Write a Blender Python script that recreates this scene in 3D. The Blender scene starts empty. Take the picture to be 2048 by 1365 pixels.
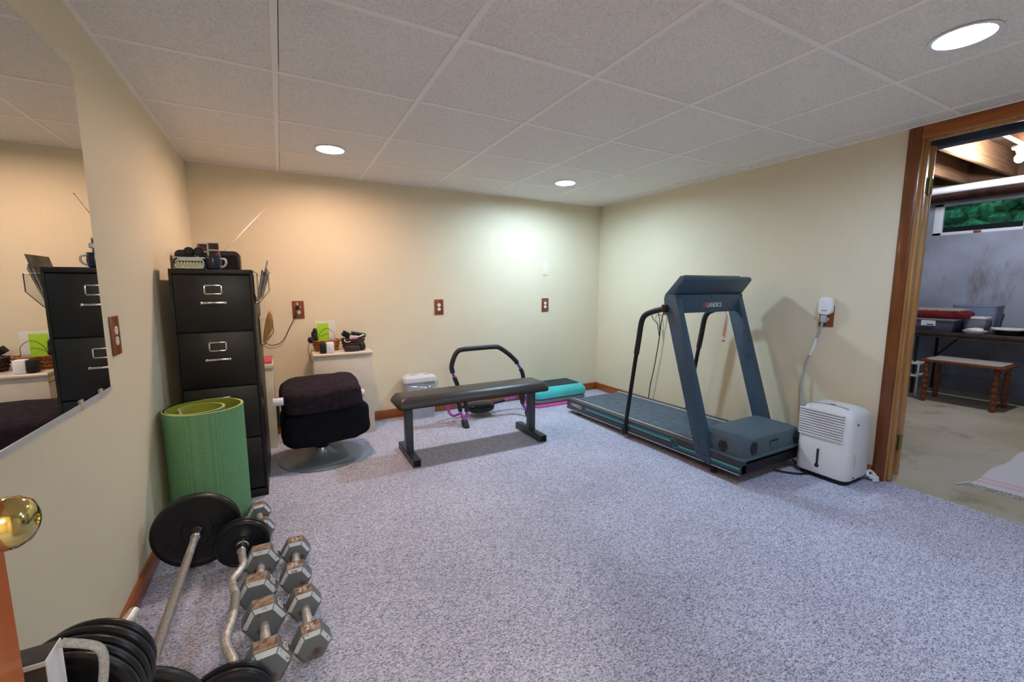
import bpy, bmesh, math, random
from mathutils import Vector, Matrix, Euler, noise
random.seed(7)
S = bpy.context.scene
COL = S.collection
PI = math.pi

# ------------------------------------------------------------------ helpers
def lin(c):
    f = lambda v: v/12.92 if v <= .04045 else ((v+.055)/1.055)**2.4
    return tuple(f(v/255.0) for v in c)

def mat(name, rgb, rough=.6, metal=0.0, vary=.0, scale=20, bump=0, bscale=200, rgb2=None, stretch=(1,1,1),
        emit=None, estr=0, alpha=1, trans=0, coat=0, spec=.5, detail=3, lo=.35, hi=.65, ior=1.45, sheen=0):
    m = bpy.data.materials.new(name); m.use_nodes = True
    nt = m.node_tree; N = nt.nodes; L = nt.links
    b = N['Principled BSDF']
    c = lin(rgb)+(1,)
    b.inputs['Base Color'].default_value = c
    b.inputs['Roughness'].default_value = rough
    b.inputs['Metallic'].default_value = metal
    b.inputs['IOR'].default_value = ior
    b.inputs['Specular IOR Level'].default_value = spec
    if coat: b.inputs['Coat Weight'].default_value = coat; b.inputs['Coat Roughness'].default_value = .1
    if sheen: b.inputs['Sheen Weight'].default_value = sheen
    if trans: b.inputs['Transmission Weight'].default_value = trans
    if alpha < 1: b.inputs['Alpha'].default_value = alpha
    if emit:
        b.inputs['Emission Color'].default_value = lin(emit)+(1,); b.inputs['Emission Strength'].default_value = estr
    tc = N.new('ShaderNodeTexCoord'); mp = N.new('ShaderNodeMapping'); mp.inputs['Scale'].default_value = stretch
    L.new(tc.outputs['Object'], mp.inputs['Vector'])
    if rgb2 is None and vary:
        rgb2 = tuple(max(0, v*(1-vary)) for v in rgb)
    if rgb2 is not None:
        n = N.new('ShaderNodeTexNoise'); n.inputs['Scale'].default_value = scale; n.inputs['Detail'].default_value = detail
        L.new(mp.outputs[0], n.inputs['Vector'])
        r = N.new('ShaderNodeValToRGB')
        r.color_ramp.elements[0].position = lo; r.color_ramp.elements[1].position = hi
        r.color_ramp.elements[0].color = c; r.color_ramp.elements[1].color = lin(rgb2)+(1,)
        L.new(n.outputs[0], r.inputs[0]); L.new(r.outputs[0], b.inputs['Base Color'])
    if bump:
        n2 = N.new('ShaderNodeTexNoise'); n2.inputs['Scale'].default_value = bscale; n2.inputs['Detail'].default_value = 2
        L.new(mp.outputs[0], n2.inputs['Vector'])
        bp = N.new('ShaderNodeBump'); bp.inputs['Strength'].default_value = bump; bp.inputs['Distance'].default_value = .002
        L.new(n2.outputs[0], bp.inputs['Height']); L.new(bp.outputs[0], b.inputs['Normal'])
    return m

class MB:
    def __init__(s): s.bm = bmesh.new()
    def _take(s, geom, m=0, M=None, bevel=0, seg=2, flat=False):
        vs = [g for g in geom if isinstance(g, bmesh.types.BMVert)]
        fs = set()
        for v in vs:
            for f in v.link_faces: fs.add(f)
        if bevel:
            es = set(e for f in fs for e in f.edges if e.calc_face_angle(0) > .5)
            r = bmesh.ops.bevel(s.bm, geom=list(es), offset=bevel, segments=seg, profile=.5, affect='EDGES', clamp_overlap=True)
            vs2 = set(r['verts']); 
            for f in r['faces']: fs.add(f)
            vs = set(v for f in fs if f.is_valid for v in f.verts) | vs2
        fs = set(f for v in vs if v.is_valid for f in v.link_faces)
        for f in fs: f.material_index = m
        if M is not None: bmesh.ops.transform(s.bm, matrix=M, verts=[v for v in vs if v.is_valid])
    def box(s, a, b, bevel=0, m=0, M=None, seg=2):
        a, b = Vector(a), Vector(b); c = (a+b)/2; d = b-a
        r = bmesh.ops.create_cube(s.bm, size=1.0, matrix=Matrix.Translation(c) @ Matrix.Diagonal((abs(d.x), abs(d.y), abs(d.z), 1)))
        s._take(r['verts'], m, M, bevel, seg); return s
    def cyl(s, p0, p1, r0, r1=None, seg=24, m=0, bevel=0):
        p0, p1 = Vector(p0), Vector(p1); r1 = r0 if r1 is None else r1
        d = p1-p0; q = d.to_track_quat('Z', 'Y').to_matrix().to_4x4()
        r = bmesh.ops.create_cone(s.bm, cap_ends=True, segments=seg, radius1=r0, radius2=r1, depth=d.length, matrix=Matrix.Translation((p0+p1)/2) @ q)
        s._take(r['verts'], m, None, bevel, 2); return s
    def rings(s, rings, m=0, caps=True, closed=False):
        R = [[s.bm.verts.new(p) for p in r] for r in rings]
        n = len(R[0]); fs = []
        pairs = list(zip(R, R[1:])) + ([(R[-1], R[0])] if closed else [])
        for A, B in pairs:
            for i in range(n):
                j = (i+1) % n
                fs.append(s.bm.faces.new((A[i], A[j], B[j], B[i])))
        if caps and not closed:
            fs.append(s.bm.faces.new(R[0][::-1])); fs.append(s.bm.faces.new(R[-1]))
        for f in fs: f.material_index = m
        return s
    def tube(s, pts, r, seg=12, m=0, smooth=0, closed=False):
        P = [Vector(p) for p in pts]
        if smooth: P = spline(P, smooth, closed)
        rad = r if callable(r) else (lambda t: r)
        rings = []; up = None; n = len(P)
        for i, p in enumerate(P):
            t = (P[(i+1) % n]-P[i-1]) if closed else (P[min(i+1, n-1)]-P[max(i-1, 0)])
            t.normalize()
            if up is None:
                up = t.orthogonal().normalized()
            else:
                up = (up - t*up.dot(t)); up = up.normalized() if up.length > 1e-6 else t.orthogonal().normalized()
            w = t.cross(up); rr = rad(i/max(1, n-1))
            rings.append([p+(up*math.cos(2*PI*k/seg)+w*math.sin(2*PI*k/seg))*rr for k in range(seg)])
        return s.rings(rings, m, True, closed)
    def lathe(s, prof, c=(0,0,0), seg=32, m=0, M=None):
        # prof: list of (r, z) along +Z
        c = Vector(c); rings = []
        for r, z in prof:
            r = max(r, 1e-4)
            ring = [Vector((r*math.cos(2*PI*k/seg), r*math.sin(2*PI*k/seg), z)) for k in range(seg)]
            if M is not None: ring = [M @ v for v in ring]
            rings.append([c+v for v in ring])
        return s.rings(rings, m)
    def prism(s, poly, ax, lo, hi, m=0, bevel=0):
        # poly: 2D outline in the two axes other than ax
        def P(u, v, w):
            return {'x': (w, u, v), 'y': (u, w, v), 'z': (u, v, w)}[ax]
        A = [s.bm.verts.new(P(u, v, lo)) for u, v in poly]; B = [s.bm.verts.new(P(u, v, hi)) for u, v in poly]
        n = len(A); fs = [s.bm.faces.new(A[::-1]), s.bm.faces.new(B)]
        for i in range(n):
            j = (i+1) % n; fs.append(s.bm.faces.new((A[i], A[j], B[j], B[i])))
        bmesh.ops.recalc_face_normals(s.bm, faces=fs)
        s._take(A+B, m, None, bevel, 2); return s
    def poly(s, pts, m=0):
        f = s.bm.faces.new([s.bm.verts.new(p) for p in pts]); f.material_index = m; return s
    def soft(s, c, size, p=4.0, m=0, amp=0, fr=6, nu=40, nv=24, M=None, seed=0, sag=0):
        # rounded superellipsoid cushion with cloth folds
        hx, hy, hz = size[0]/2, size[1]/2, size[2]/2; c = Vector(c); g = []
        pw = lambda v: math.copysign(abs(v)**(2/p), v)
        for j in range(1, nv):
            ph = -PI/2+PI*j/nv; row = []
            for i in range(nu):
                th = 2*PI*i/nu
                v = Vector((hx*pw(math.cos(ph))*pw(math.cos(th)), hy*pw(math.cos(ph))*pw(math.sin(th)), hz*pw(math.sin(ph))))
                if amp:
                    k = noise.noise(v*fr+Vector((seed, 0, 0)))+.5*noise.noise(v*fr*2.3+Vector((0, seed, 0)))
                    v += v.normalized()*amp*k
                if M is not None: v = M @ v
                row.append(c+v)
            g.append(row)
        return s.rings(g, m)
    def text(s, txt, size, M, depth=.0006, m=0, sx=1.0):
        cu = bpy.data.curves.new('t', 'FONT'); cu.body = txt; cu.size = size; cu.extrude = depth; cu.align_x = 'LEFT'; cu.resolution_u = 3
        o = bpy.data.objects.new('t', cu); COL.objects.link(o)
        me = bpy.data.meshes.new_from_object(o.evaluated_get(bpy.context.evaluated_depsgraph_get()))
        ov = set(s.bm.verts); of = set(s.bm.faces)
        s.bm.from_mesh(me)
        bmesh.ops.transform(s.bm, matrix=M @ Matrix.Diagonal((sx, 1, 1, 1)), verts=[v for v in s.bm.verts if v not in ov])
        for f in s.bm.faces:
            if f not in of: f.material_index = m
        bpy.data.objects.remove(o); bpy.data.curves.remove(cu); bpy.data.meshes.remove(me)
        return s
    def build(s, name, mats, parent=None, ang=35, origin=None, fix=True):
        if not isinstance(mats, (list, tuple)): mats = [mats]
        if fix: bmesh.ops.recalc_face_normals(s.bm, faces=s.bm.faces)
        if parent is not None:
            o_ = Vector(parent.get('_w', (0,0,0)))
        elif origin is not None: o_ = Vector(origin)
        else:
            xs = [v.co for v in s.bm.verts]
            o_ = Vector(((min(v.x for v in xs)+max(v.x for v in xs))/2, (min(v.y for v in xs)+max(v.y for v in xs))/2, min(v.z for v in xs)))
        bmesh.ops.translate(s.bm, vec=-o_, verts=s.bm.verts)
        me = bpy.data.meshes.new(name); s.bm.to_mesh(me); s.bm.free()
        for mm in mats: me.materials.append(mm)
        for p in me.polygons: p.use_smooth = True
        me.set_sharp_from_angle(angle=math.radians(ang))
        ob = bpy.data.objects.new(name, me); COL.objects.link(ob)
        ob['_w'] = tuple(o_)
        if parent is not None: ob.parent = parent
        else: ob.location = o_
        return ob

def spline(P, k, closed=False):
    out = []; n = len(P)
    rng = range(n if closed else n-1)
    for i in rng:
        p0 = P[i-1] if (closed or i > 0) else P[i]*2-P[i+1]
        p1, p2 = P[i], P[(i+1) % n]
        p3 = P[(i+2) % n] if (closed or i+2 < n) else P[i+1]*2-P[i]
        for j in range(k):
            t = j/k
            out.append(.5*((2*p1)+(p2-p0)*t+(2*p0-5*p1+4*p2-p3)*t*t+(3*p1-p0-3*p2+p3)*t**3))
    if not closed: out.append(P[-1])
    return out

def thing(name, label, cat, loc, group=None):
    o = bpy.data.objects.new(name, None); COL.objects.link(o); o.location = loc; o['_w'] = tuple(loc)
    o.empty_display_size = .05
    return tag(o, label, cat, group)
def tag(o, label, cat, group=None, kind=None):
    o['label'] = label; o['category'] = cat
    if group: o['group'] = group
    if kind: o['kind'] = kind
    return o
def struct(name, b, m, parent=None, **k):
    o = b.build(name, m, parent, **k)
    if parent is None: o['kind'] = 'structure'
    return o
def sub(o, label): o['label'] = label; return o
def arc(cx, cy, r, a0, a1, n):
    return [(cx+r*math.cos(a0+(a1-a0)*i/n), cy+r*math.sin(a0+(a1-a0)*i/n)) for i in range(n+1)]
def rrect(x0, y0, x1, y1, r, n=5):
    return arc(x1-r, y1-r, r, 0, PI/2, n)+arc(x0+r, y1-r, r, PI/2, PI, n)+arc(x0+r, y0+r, r, PI, 1.5*PI, n)+arc(x1-r, y0+r, r, 1.5*PI, 2*PI, n)

# ------------------------------------------------------------------ materials
def wall_mat():
    m = mat('wall_paint', (222, 206, 163), rough=.55, spec=.35)
    nt = m.node_tree; N = nt.nodes; L = nt.links; b = N['Principled BSDF']
    tc = N.new('ShaderNodeTexCoord'); mp = N.new('ShaderNodeMapping'); mp.inputs['Scale'].default_value = (420, 420, 8)
    L.new(tc.outputs['Object'], mp.inputs[0])
    n = N.new('ShaderNodeTexNoise'); n.inputs['Scale'].default_value = 1; n.inputs['Detail'].default_value = 3
    L.new(mp.outputs[0], n.inputs['Vector'])
    r = N.new('ShaderNodeValToRGB'); r.color_ramp.elements[0].position = .3; r.color_ramp.elements[1].position = .7
    r.color_ramp.elements[0].color = lin((220, 209, 182))+(1,); r.color_ramp.elements[1].color = lin((224, 213, 186))+(1,)
    L.new(n.outputs[0], r.inputs[0]); L.new(r.outputs[0], b.inputs['Base Color'])
    bp = N.new('ShaderNodeBump'); bp.inputs['Strength'].default_value = .15; bp.inputs['Distance'].default_value = .0006
    L.new(n.outputs[0], bp.inputs['Height']); L.new(bp.outputs[0], b.inputs['Normal'])
    return m
def carpet_mat():
    m = mat('carpet', (150, 148, 160), rough=.95, spec=.1)
    nt = m.node_tree; N = nt.nodes; L = nt.links; b = N['Principled BSDF']
    tc = N.new('ShaderNodeTexCoord')
    v = N.new('ShaderNodeTexVoronoi'); v.inputs['Scale'].default_value = 300
    mp = N.new('ShaderNodeMapping'); mp.inputs['Scale'].default_value = (.55, 1, 1); mp.inputs['Rotation'].default_value = (0, 0, .5)
    L.new(tc.outputs['Object'], mp.inputs[0]); L.new(mp.outputs[0], v.inputs['Vector'])
    sep = N.new('ShaderNodeSeparateColor'); L.new(v.outputs['Color'], sep.inputs[0])
    r = N.new('ShaderNodeValToRGB'); cr = r.color_ramp
    cols = [(0, (118, 120, 140)), (.18, (154, 156, 176)), (.4, (182, 184, 204)), (.6, (196, 197, 217)), (.8, (208, 208, 226)), (1, (230, 230, 242))]
    cr.elements[0].position = 0; cr.elements[0].color = lin(cols[0][1])+(1,)
    cr.elements[1].position = 1; cr.elements[1].color = lin(cols[-1][1])+(1,)
    for p, c in cols[1:-1]:
        e = cr.elements.new(p); e.color = lin(c)+(1,)
    L.new(sep.outputs[0], r.inputs[0])
    # broad wear patches
    n = N.new('ShaderNodeTexNoise'); n.inputs['Scale'].default_value = 1.7; n.inputs['Detail'].default_value = 4
    L.new(tc.outputs['Object'], n.inputs['Vector'])
    r2 = N.new('ShaderNodeValToRGB'); r2.color_ramp.elements[0].position = .35; r2.color_ramp.elements[1].position = .65
    r2.color_ramp.elements[0].color = (.86, .85, .86, 1); r2.color_ramp.elements[1].color = (1, 1, 1, 1)
    L.new(n.outputs[0], r2.inputs[0])
    mx = N.new('ShaderNodeMix'); mx.data_type = 'RGBA'; mx.blend_type = 'MULTIPLY'; mx.inputs[0].default_value = 1
    L.new(r.outputs[0], mx.inputs[6]); L.new(r2.outputs[0], mx.inputs[7]); L.new(mx.outputs[2], b.inputs['Base Color'])
    bp = N.new('ShaderNodeBump'); bp.inputs['Strength'].default_value = .7; bp.inputs['Distance'].default_value = .003
    L.new(v.outputs['Distance'], bp.inputs['Height']); bp.invert = True; L.new(bp.outputs[0], b.inputs['Normal'])
    return m
def wood_mat(name, c1, c2, axis=2, rough=.35, sc=14, coat=.3):
    st = [9, 9, 9]; st[axis] = .7
    m = mat(name, c1, rough=rough, rgb2=c2, scale=sc*.35, stretch=st, detail=6, lo=.3, hi=.7, coat=coat)
    return m
def concrete_mat(name, c1, c2, c3, sc=1.6):
    m = mat(name, c1, rough=.85, rgb2=c2, scale=sc, detail=8, lo=.42, hi=.62, bump=.4, bscale=60, spec=.2)
    nt = m.node_tree; N = nt.nodes; L = nt.links; b = N['Principled BSDF']
    src = b.inputs['Base Color'].links[0].from_socket
    tc = N.new('ShaderNodeTexCoord'); mp = N.new('ShaderNodeMapping'); mp.inputs['Scale'].default_value = (1, 1.6, .5); mp.inputs['Location'].default_value = (3, 7, 1)
    L.new(tc.outputs['Object'], mp.inputs[0])
    n = N.new('ShaderNodeTexNoise'); n.inputs['Scale'].default_value = sc*1.7; n.inputs['Detail'].default_value = 10; n.inputs['Roughness'].default_value = .65
    L.new(mp.outputs[0], n.inputs['Vector'])
    r = N.new('ShaderNodeValToRGB'); r.color_ramp.elements[0].position = .54; r.color_ramp.elements[1].position = .7
    r.color_ramp.elements[0].color = (0, 0, 0, 1); r.color_ramp.elements[1].color = (.8, .8, .8, 1)
    L.new(n.outputs[0], r.inputs[0])
    mx = N.new('ShaderNodeMix'); mx.data_type = 'RGBA'
    L.new(r.outputs[0], mx.inputs[0]); L.new(src, mx.inputs[6]); mx.inputs[7].default_value = lin(c3)+(1,)
    L.new(mx.outputs[2], b.inputs['Base Color'])
    return m
def tile_mat():
    m = mat('ceiling_tile', (240, 238, 234), rough=.9, rgb2=(224, 220, 214), scale=130, detail=4, lo=.42, hi=.66, bump=.35, bscale=300, spec=.15)
    return m

M_wall = wall_mat(); M_carpet = carpet_mat(); M_tile = tile_mat()
M_grid = mat('grid_white', (246, 243, 240), rough=.6)
M_void = mat('plenum_dark', (30, 28, 26), rough=.9)
M_oak = wood_mat('oak_trim_length', (176, 98, 36), (138, 70, 22), 1)
M_oakx = wood_mat('oak_trim_across', (176, 98, 36), (138, 70, 22), 0)
M_oakz = wood_mat('oak_casing', (128, 70, 26), (98, 50, 16), 2)
M_oakl = wood_mat('oak_jamb_light', (206, 158, 98), (176, 122, 64), 2)
M_plate = wood_mat('walnut_plate', (146, 76, 34), (116, 56, 24), 2, sc=30)
M_door = wood_mat('door_orange_wood', (206, 104, 6), (182, 86, 4), 2)
M_conc = concrete_mat('concrete_wall_paint', (158, 166, 182), (136, 142, 156), (104, 94, 78))
M_cfloor = concrete_mat('concrete_floor', (190, 184, 166), (172, 164, 140), (140, 130, 106), 1.2)
M_joist = wood_mat('pine_joist', (205, 160, 118), (176, 126, 84), 0, rough=.7, coat=0)
M_subfl = mat('subfloor_wood', (120, 88, 62), rough=.8, vary=.3, scale=5)
M_pipe = mat('white_pipe', (226, 226, 232), rough=.35)
M_beam = mat('dark_painted_steel', (62, 78, 96), rough=.5, vary=.25, scale=9)
M_black = mat('black_enamel', (11, 11, 13), rough=.42, vary=.2, scale=40)
M_blackfab = mat('black_cloth', (52, 44, 52), rough=.95, vary=.2, scale=30, bump=.5, bscale=600, spec=.1)
M_darkfab = mat('navy_black_cloth', (24, 24, 32), rough=.92, vary=.2, scale=30, bump=.5, bscale=600, spec=.15)
M_chrome = mat('chrome', (200, 200, 204), rough=.2, metal=1)
M_steel = mat('worn_steel', (222, 217, 214), rough=.38, metal=.6, vary=.18, scale=60)
M_knurl = mat('knurled_steel', (186, 180, 174), rough=.45, metal=.6, vary=.3, scale=300, bump=.6, bscale=900)
M_iron = mat('black_iron', (26, 27, 30), rough=.34, vary=.3, scale=30, bump=.2, bscale=120)
M_vinyl = mat('vinyl_plate', (22, 24, 32), rough=.3, vary=.2, scale=20)
def hex_mat():
    m = mat('grey_hex_paint', (104, 109, 114), rough=.42, rgb2=(86, 60, 46), scale=26, detail=8, lo=.56, hi=.68, bump=.2, bscale=150)
    return m
M_hex = hex_mat()
M_rust = mat('rusty_face', (168, 146, 128), rough=.7, rgb2=(116, 78, 56), scale=45, detail=9, lo=.42, hi=.62, bump=.3, bscale=200)
M_bev = mat('worn_lit_paint', (196, 204, 210), rough=.4, rgb2=(120, 110, 104), scale=50, detail=8, lo=.6, hi=.72)  # worn paint, lightened to paint in the overhead light on upward bevels
M_emb = mat('embossed_bright', (226, 220, 214), rough=.4)
M_matgreen = mat('green_foam', (96, 148, 92), rough=.85, vary=.12, scale=9, spec=.2)
M_matlime = mat('lime_foam_inside', (160, 168, 62), rough=.85, vary=.1, scale=9, spec=.2)
M_matedge = mat('foam_edge', (196, 200, 130), rough=.85)
M_tread = mat('slate_blue_paint', (58, 82, 102), rough=.42, vary=.12, scale=90)
M_tread2 = mat('charcoal_side_paint', (58, 62, 70), rough=.42, vary=.12, scale=90)
M_hood = mat('slate_textured_hood', (80, 100, 112), rough=.55, vary=.15, scale=160, bump=.3, bscale=700)
M_belt = mat('running_belt', (82, 98, 114), rough=.55, vary=.22, scale=14)
M_alu = mat('bare_aluminium', (206, 208, 212), rough=.35, metal=.3)
M_rubber = mat('black_rubber', (20, 20, 22), rough=.6)
M_foam = mat('black_foam_grip', (38, 38, 40), rough=.55, vary=.2, scale=60)
M_teal = mat('teal_stripe', (36, 112, 140), rough=.4)
M_lime = mat('pale_green_line', (120, 214, 160), rough=.4)
M_red = mat('red_mark', (196, 52, 60), rough=.4)
M_white = mat('white_plastic', (232, 234, 238), rough=.3)
M_white2 = mat('white_letter', (232, 232, 230), rough=.5)
M_grille = mat('grille_gap', (40, 44, 52), rough=.7)
M_cream = mat('cream_enamel', (214, 204, 190), rough=.4, vary=.04, scale=8)
M_cream2 = mat('cream_carton', (216, 210, 184), rough=.6, vary=.06, scale=8)
M_pink = mat('pink_cover', (206, 84, 104), rough=.6, vary=.1, scale=9)
M_stepteal = mat('aqua_plastic', (84, 204, 204), rough=.4, vary=.05, scale=6)
M_stepgrey = mat('grey_plastic', (116, 112, 122), rough=.45)
M_steppink = mat('pink_plastic', (240, 104, 186), rough=.4)
M_stepmat = mat('step_tread_rubber', (38, 50, 58), rough=.8, bump=.4, bscale=400)
M_purple = mat('purple_tube', (150, 70, 170), rough=.35)
M_benchvinyl = mat('black_bench_vinyl', (62, 58, 58), rough=.33, vary=.15, scale=120, bump=.15, bscale=800)
M_frame = mat('graphite_frame_paint', (66, 72, 82), rough=.4, vary=.1, scale=60)
M_binsil = mat('silver_grey_plastic', (176, 180, 190), rough=.35, vary=.08, scale=9)
M_binlid = mat('pale_grey_lid', (206, 208, 214), rough=.4)
M_slot = mat('dark_slot', (70, 72, 78), rough=.6)
M_disc = mat('brushed_steel_disc', (150, 160, 168), rough=.3, metal=.45)
M_brass = mat('brass', (206, 186, 118), rough=.12, metal=1)
M_oldbrass = mat('dull_brass', (150, 140, 84), rough=.4, metal=1)
M_mirror = mat('mirror_glass', (226, 228, 224), rough=.005, metal=1)
M_bulb = mat('bulb_glow', (255, 255, 255), emit=(236, 242, 255), estr=340)
M_wick = mat('honey_wicker', (176, 112, 56), rough=.7, rgb2=(110, 60, 26), scale=60, stretch=(1, 1, 2.2), lo=.45, hi=.6, bump=.8, bscale=110)
M_wickd = mat('dark_wicker', (84, 60, 52), rough=.7, rgb2=(40, 28, 26), scale=70, stretch=(1, 1, 2.2), lo=.45, hi=.6, bump=.8, bscale=110)
M_lime2 = mat('lime_card', (170, 220, 40), rough=.5)
M_acryl = mat('clear_acrylic', (250, 250, 250), rough=.03, trans=1, ior=1.3)
M_frost = mat('frosted_film', (236, 238, 240), rough=.25, alpha=.45)
M_paper = mat('paper', (226, 224, 218), rough=.8)
M_fold1 = mat('manila_paper', (206, 150, 82), rough=.8, vary=.1, scale=12)
M_mag = mat('magazine_paper', (150, 146, 140), rough=.55, rgb2=(70, 80, 100), scale=9, lo=.4, hi=.6)
M_photo = mat('photo_print', (34, 16, 14), rough=.3, rgb2=(210, 60, 40), scale=28, lo=.58, hi=.7)
M_mug = mat('navy_mug', (34, 42, 66), rough=.2, rgb2=(150, 164, 190), scale=30, lo=.62, hi=.68)
M_radio = mat('dark_radio_plastic', (50, 44, 48), rough=.45)
M_cushion = mat('oatmeal_pad', (190, 184, 176), rough=.9, vary=.1, scale=60)
M_stoolw = wood_mat('red_brown_wood', (150, 78, 32), (104, 48, 18), 2, rough=.4)
M_tablew = mat('dark_table_top', (74, 62, 56), rough=.4, vary=.3, scale=8)
M_redcl = mat('dark_red_cloth', (122, 18, 30), rough=.95, vary=.3, scale=20)
M_rugw = mat('woven_white_cotton', (226, 224, 228), rough=.95, vary=.05, scale=300, bump=.5, bscale=400)
M_rugp = mat('pale_pink_thread', (222, 190, 196), rough=.95)
M_clear = mat('clear_tub_plastic', (200, 206, 222), rough=.15, alpha=.4)
M_cloth = mat('fleece_grey', (176, 180, 180), rough=1, vary=.15, scale=200, bump=1, bscale=500)
M_winw = mat('window_white', (222, 224, 230), rough=.5)
M_bluebin = mat('grey_blue_tote', (120, 134, 160), rough=.4)

# ------------------------------------------------------------------ room shell
RX, H, YF = 3.82, 2.115, -4.06
DY0, DY1, DH = -2.80, -3.62, 2.05       # doorway in the right wall
b = MB(); b.box((-.12, YF, 0), (0, .12, H+.12)); struct('wall_left', b, M_wall)
b = MB(); b.box((0, 0, 0), (RX, .12, H+.12)); struct('wall_back', b, M_wall)
b = MB(); b.box((RX, DY0+.02, 0), (RX+.11, .12, H+.12)).box((RX, YF, 0), (RX+.11, DY1-.02, H+.12)).box((RX, DY1-.02, DH+.02), (RX+.11, DY0+.02, H+.12)); struct('wall_right', b, M_wall)
b = MB(); b.box((-.12, YF-.12, 0), (.19, YF, H+.12)).box((1.04, YF-.12, 0), (RX+.11, YF, H+.12)).box((.19, YF-.12, 2.04), (1.04, YF, H+.12)); struct('wall_front', b, M_wall)
b = MB(); b.box((0, YF-.12, -.05), (RX+.022, 0, 0)); struct('floor', b, M_carpet)
CANS = [(.90, -.765), (2.805, -.745), (2.80, -3.24)]
def tile_hole(b, x0, x1, y0, y1, z, c, r, n=48):
    # panel with a round cut-out for the recessed can
    out = []
    for k in range(n):
        a = 2*PI*k/n; dx, dy = math.cos(a), math.sin(a)
        t = min(((x1-c[0])/dx if dx > 1e-9 else (x0-c[0])/dx if dx < -1e-9 else 9e9), ((y1-c[1])/dy if dy > 1e-9 else (y0-c[1])/dy if dy < -1e-9 else 9e9))
        out.append((c[0]+dx*t, c[1]+dy*t))
    for q in ((x0, y0), (x1, y0), (x1, y1), (x0, y1)):
        k = min(range(n), key=lambda i: (out[i][0]-q[0])**2+(out[i][1]-q[1])**2); out[k] = q
    inn = [(c[0]+r*math.cos(2*PI*k/n), c[1]+r*math.sin(2*PI*k/n)) for k in range(n)]
    b.rings([[(x, y, z+.017) for x, y in inn], [(x, y, z) for x, y in inn], [(x, y, z) for x, y in out], [(x, y, z+.017) for x, y in out]], 0, closed=True)
# suspended ceiling: panels lie 4 mm above the flanges of the grid, thin dark gaps along them
GX = [.591+.61*i for i in range(-1, 7)]; GY = [.033-.598*j for j in range(0, 8)]
b = MB(); b.box((0, YF, H+.095), (RX, 0, H+.12), m=2)
xs = [0]+[g for g in GX if .02 < g < RX-.02]+[RX]; ys = [0]+[g for g in GY if YF+.02 < g < -.02]+[YF]
for i in range(len(xs)-1):
    for j in range(len(ys)-1):
        x0, x1 = xs[i]+(.012 if i else .0), xs[i+1]-(.012 if i < len(xs)-2 else .0)
        y1, y0 = ys[j]-(.012 if j else .0), ys[j+1]+(.0145 if j < len(ys)-2 else .0)
        if i: x0 += random.choice((.0015, .0025, .003))
        dz = random.uniform(0, .0015)
        hole = [c for c in CANS if x0 < c[0] < x1 and y0 < c[1] < y1]
        if hole: tile_hole(b, x0, x1, y0, y1, H+.003, hole[0], .0885)
        else: b.box((x0, y0, H+.003+dz), (x1, y1, H+.02), m=0)
for g in xs[1:-1]: b.box((g-.012, YF, H), (g+.012, 0, H+.03), m=1)
for g in ys[1:-1]: b.box((0, g-.011, H+.0008), (RX, g+.011, H+.03), m=1)
b.box((0, YF, H-.001), (.016, 0, H+.03), m=1).box((RX-.02, YF, H-.001), (RX, 0, H+.03), m=1).box((0, -.018, H-.001), (RX, 0, H+.03), m=1)
struct('ceiling', b, [M_tile, M_grid, M_void])
# baseboards
def base(name, a, c, m): struct(name, MB().box(a, c, bevel=.006), m)
base('baseboard_left', (0, -3.1, 0), (.014, 0, .083), M_oak)
base('baseboard_back', (.014, -.014, 0), (RX-.014, 0, .083), M_oakx)
base('baseboard_right', (RX-.014, -2.735, 0), (RX, 0, .083), M_oak)
# door casing, jambs and header
cs = .062
struct('trim_1', MB().box((RX-.016, DY0, 0), (RX, DY0+cs, DH+cs), bevel=.005), M_oakz)
struct('trim_2', MB().box((RX-.0158, DY1-cs, DH), (RX-.0002, DY0, DH+cs-.001), bevel=.005), M_oak)
struct('trim_3', MB().box((RX-.016, DY1-cs, 0), (RX, DY1, DH), bevel=.005), M_oakz)
b = MB(); b.box((RX-.012, DY0, .001), (RX+.115, DY0+.02, DH), bevel=.002); b.box((RX+.035, DY0-.011, .001), (RX+.07, DY0, DH-.011), bevel=.002)
b.box((RX-.012, DY1-.02, .001), (RX+.115, DY1, DH), bevel=.002); b.box((RX+.035, DY1, .001), (RX+.07, DY1+.011, DH-.011), bevel=.002)
b.box((RX-.012, DY1-.02, DH), (RX+.115, DY0+.02, DH+.02), bevel=.002); b.box((RX+.035, DY1, DH-.011), (RX+.07, DY0, DH), bevel=.002)
struct('trim_4', b, M_oakl)
# the utility-room door, swung right back against its wall; only its hinge edge shows
d1 = struct('door_1', MB().box((RX+.14, DY0-.008, .012), (RX+.175, DY0+.78, 2.03), bevel=.002), M_oakl)
for z in (.235, 1.80):
    h = MB(); h.box((RX+.085, DY0-.004, z-.045), (RX+.125, DY0-.001, z+.045)).cyl((RX+.13, DY0-.009, z-.048), (RX+.13, DY0-.009, z+.048), .0065, seg=12).box((RX+.132, DY0-.012, z-.045), (RX+.165, DY0-.009, z+.045))
    sub(h.build('hinge', M_oldbrass, d1), 'dull brass door hinge')
# the room's own door, standing open beside the camera
d2 = struct('door_2', MB().box((.200, -4.02, .012), (.235, -3.203, 2.03), bevel=.002), M_door)
k = MB(); Mk = Matrix.Rotation(PI/2, 4, 'Y')
k.lathe([(.033, 0), (.033, .004), (.028, .008), (.012, .012), (.011, .024), (.016, .03), (.0255, .037), (.0285, .047), (.0275, .057), (.022, .066), (.013, .0705), (.006, .0715), (.0055, .069)], (.235, -3.302, .958), 40, 0, Mk)
sub(k.build('door_knob', M_brass, d2, ang=50), 'polished brass knob')

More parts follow.
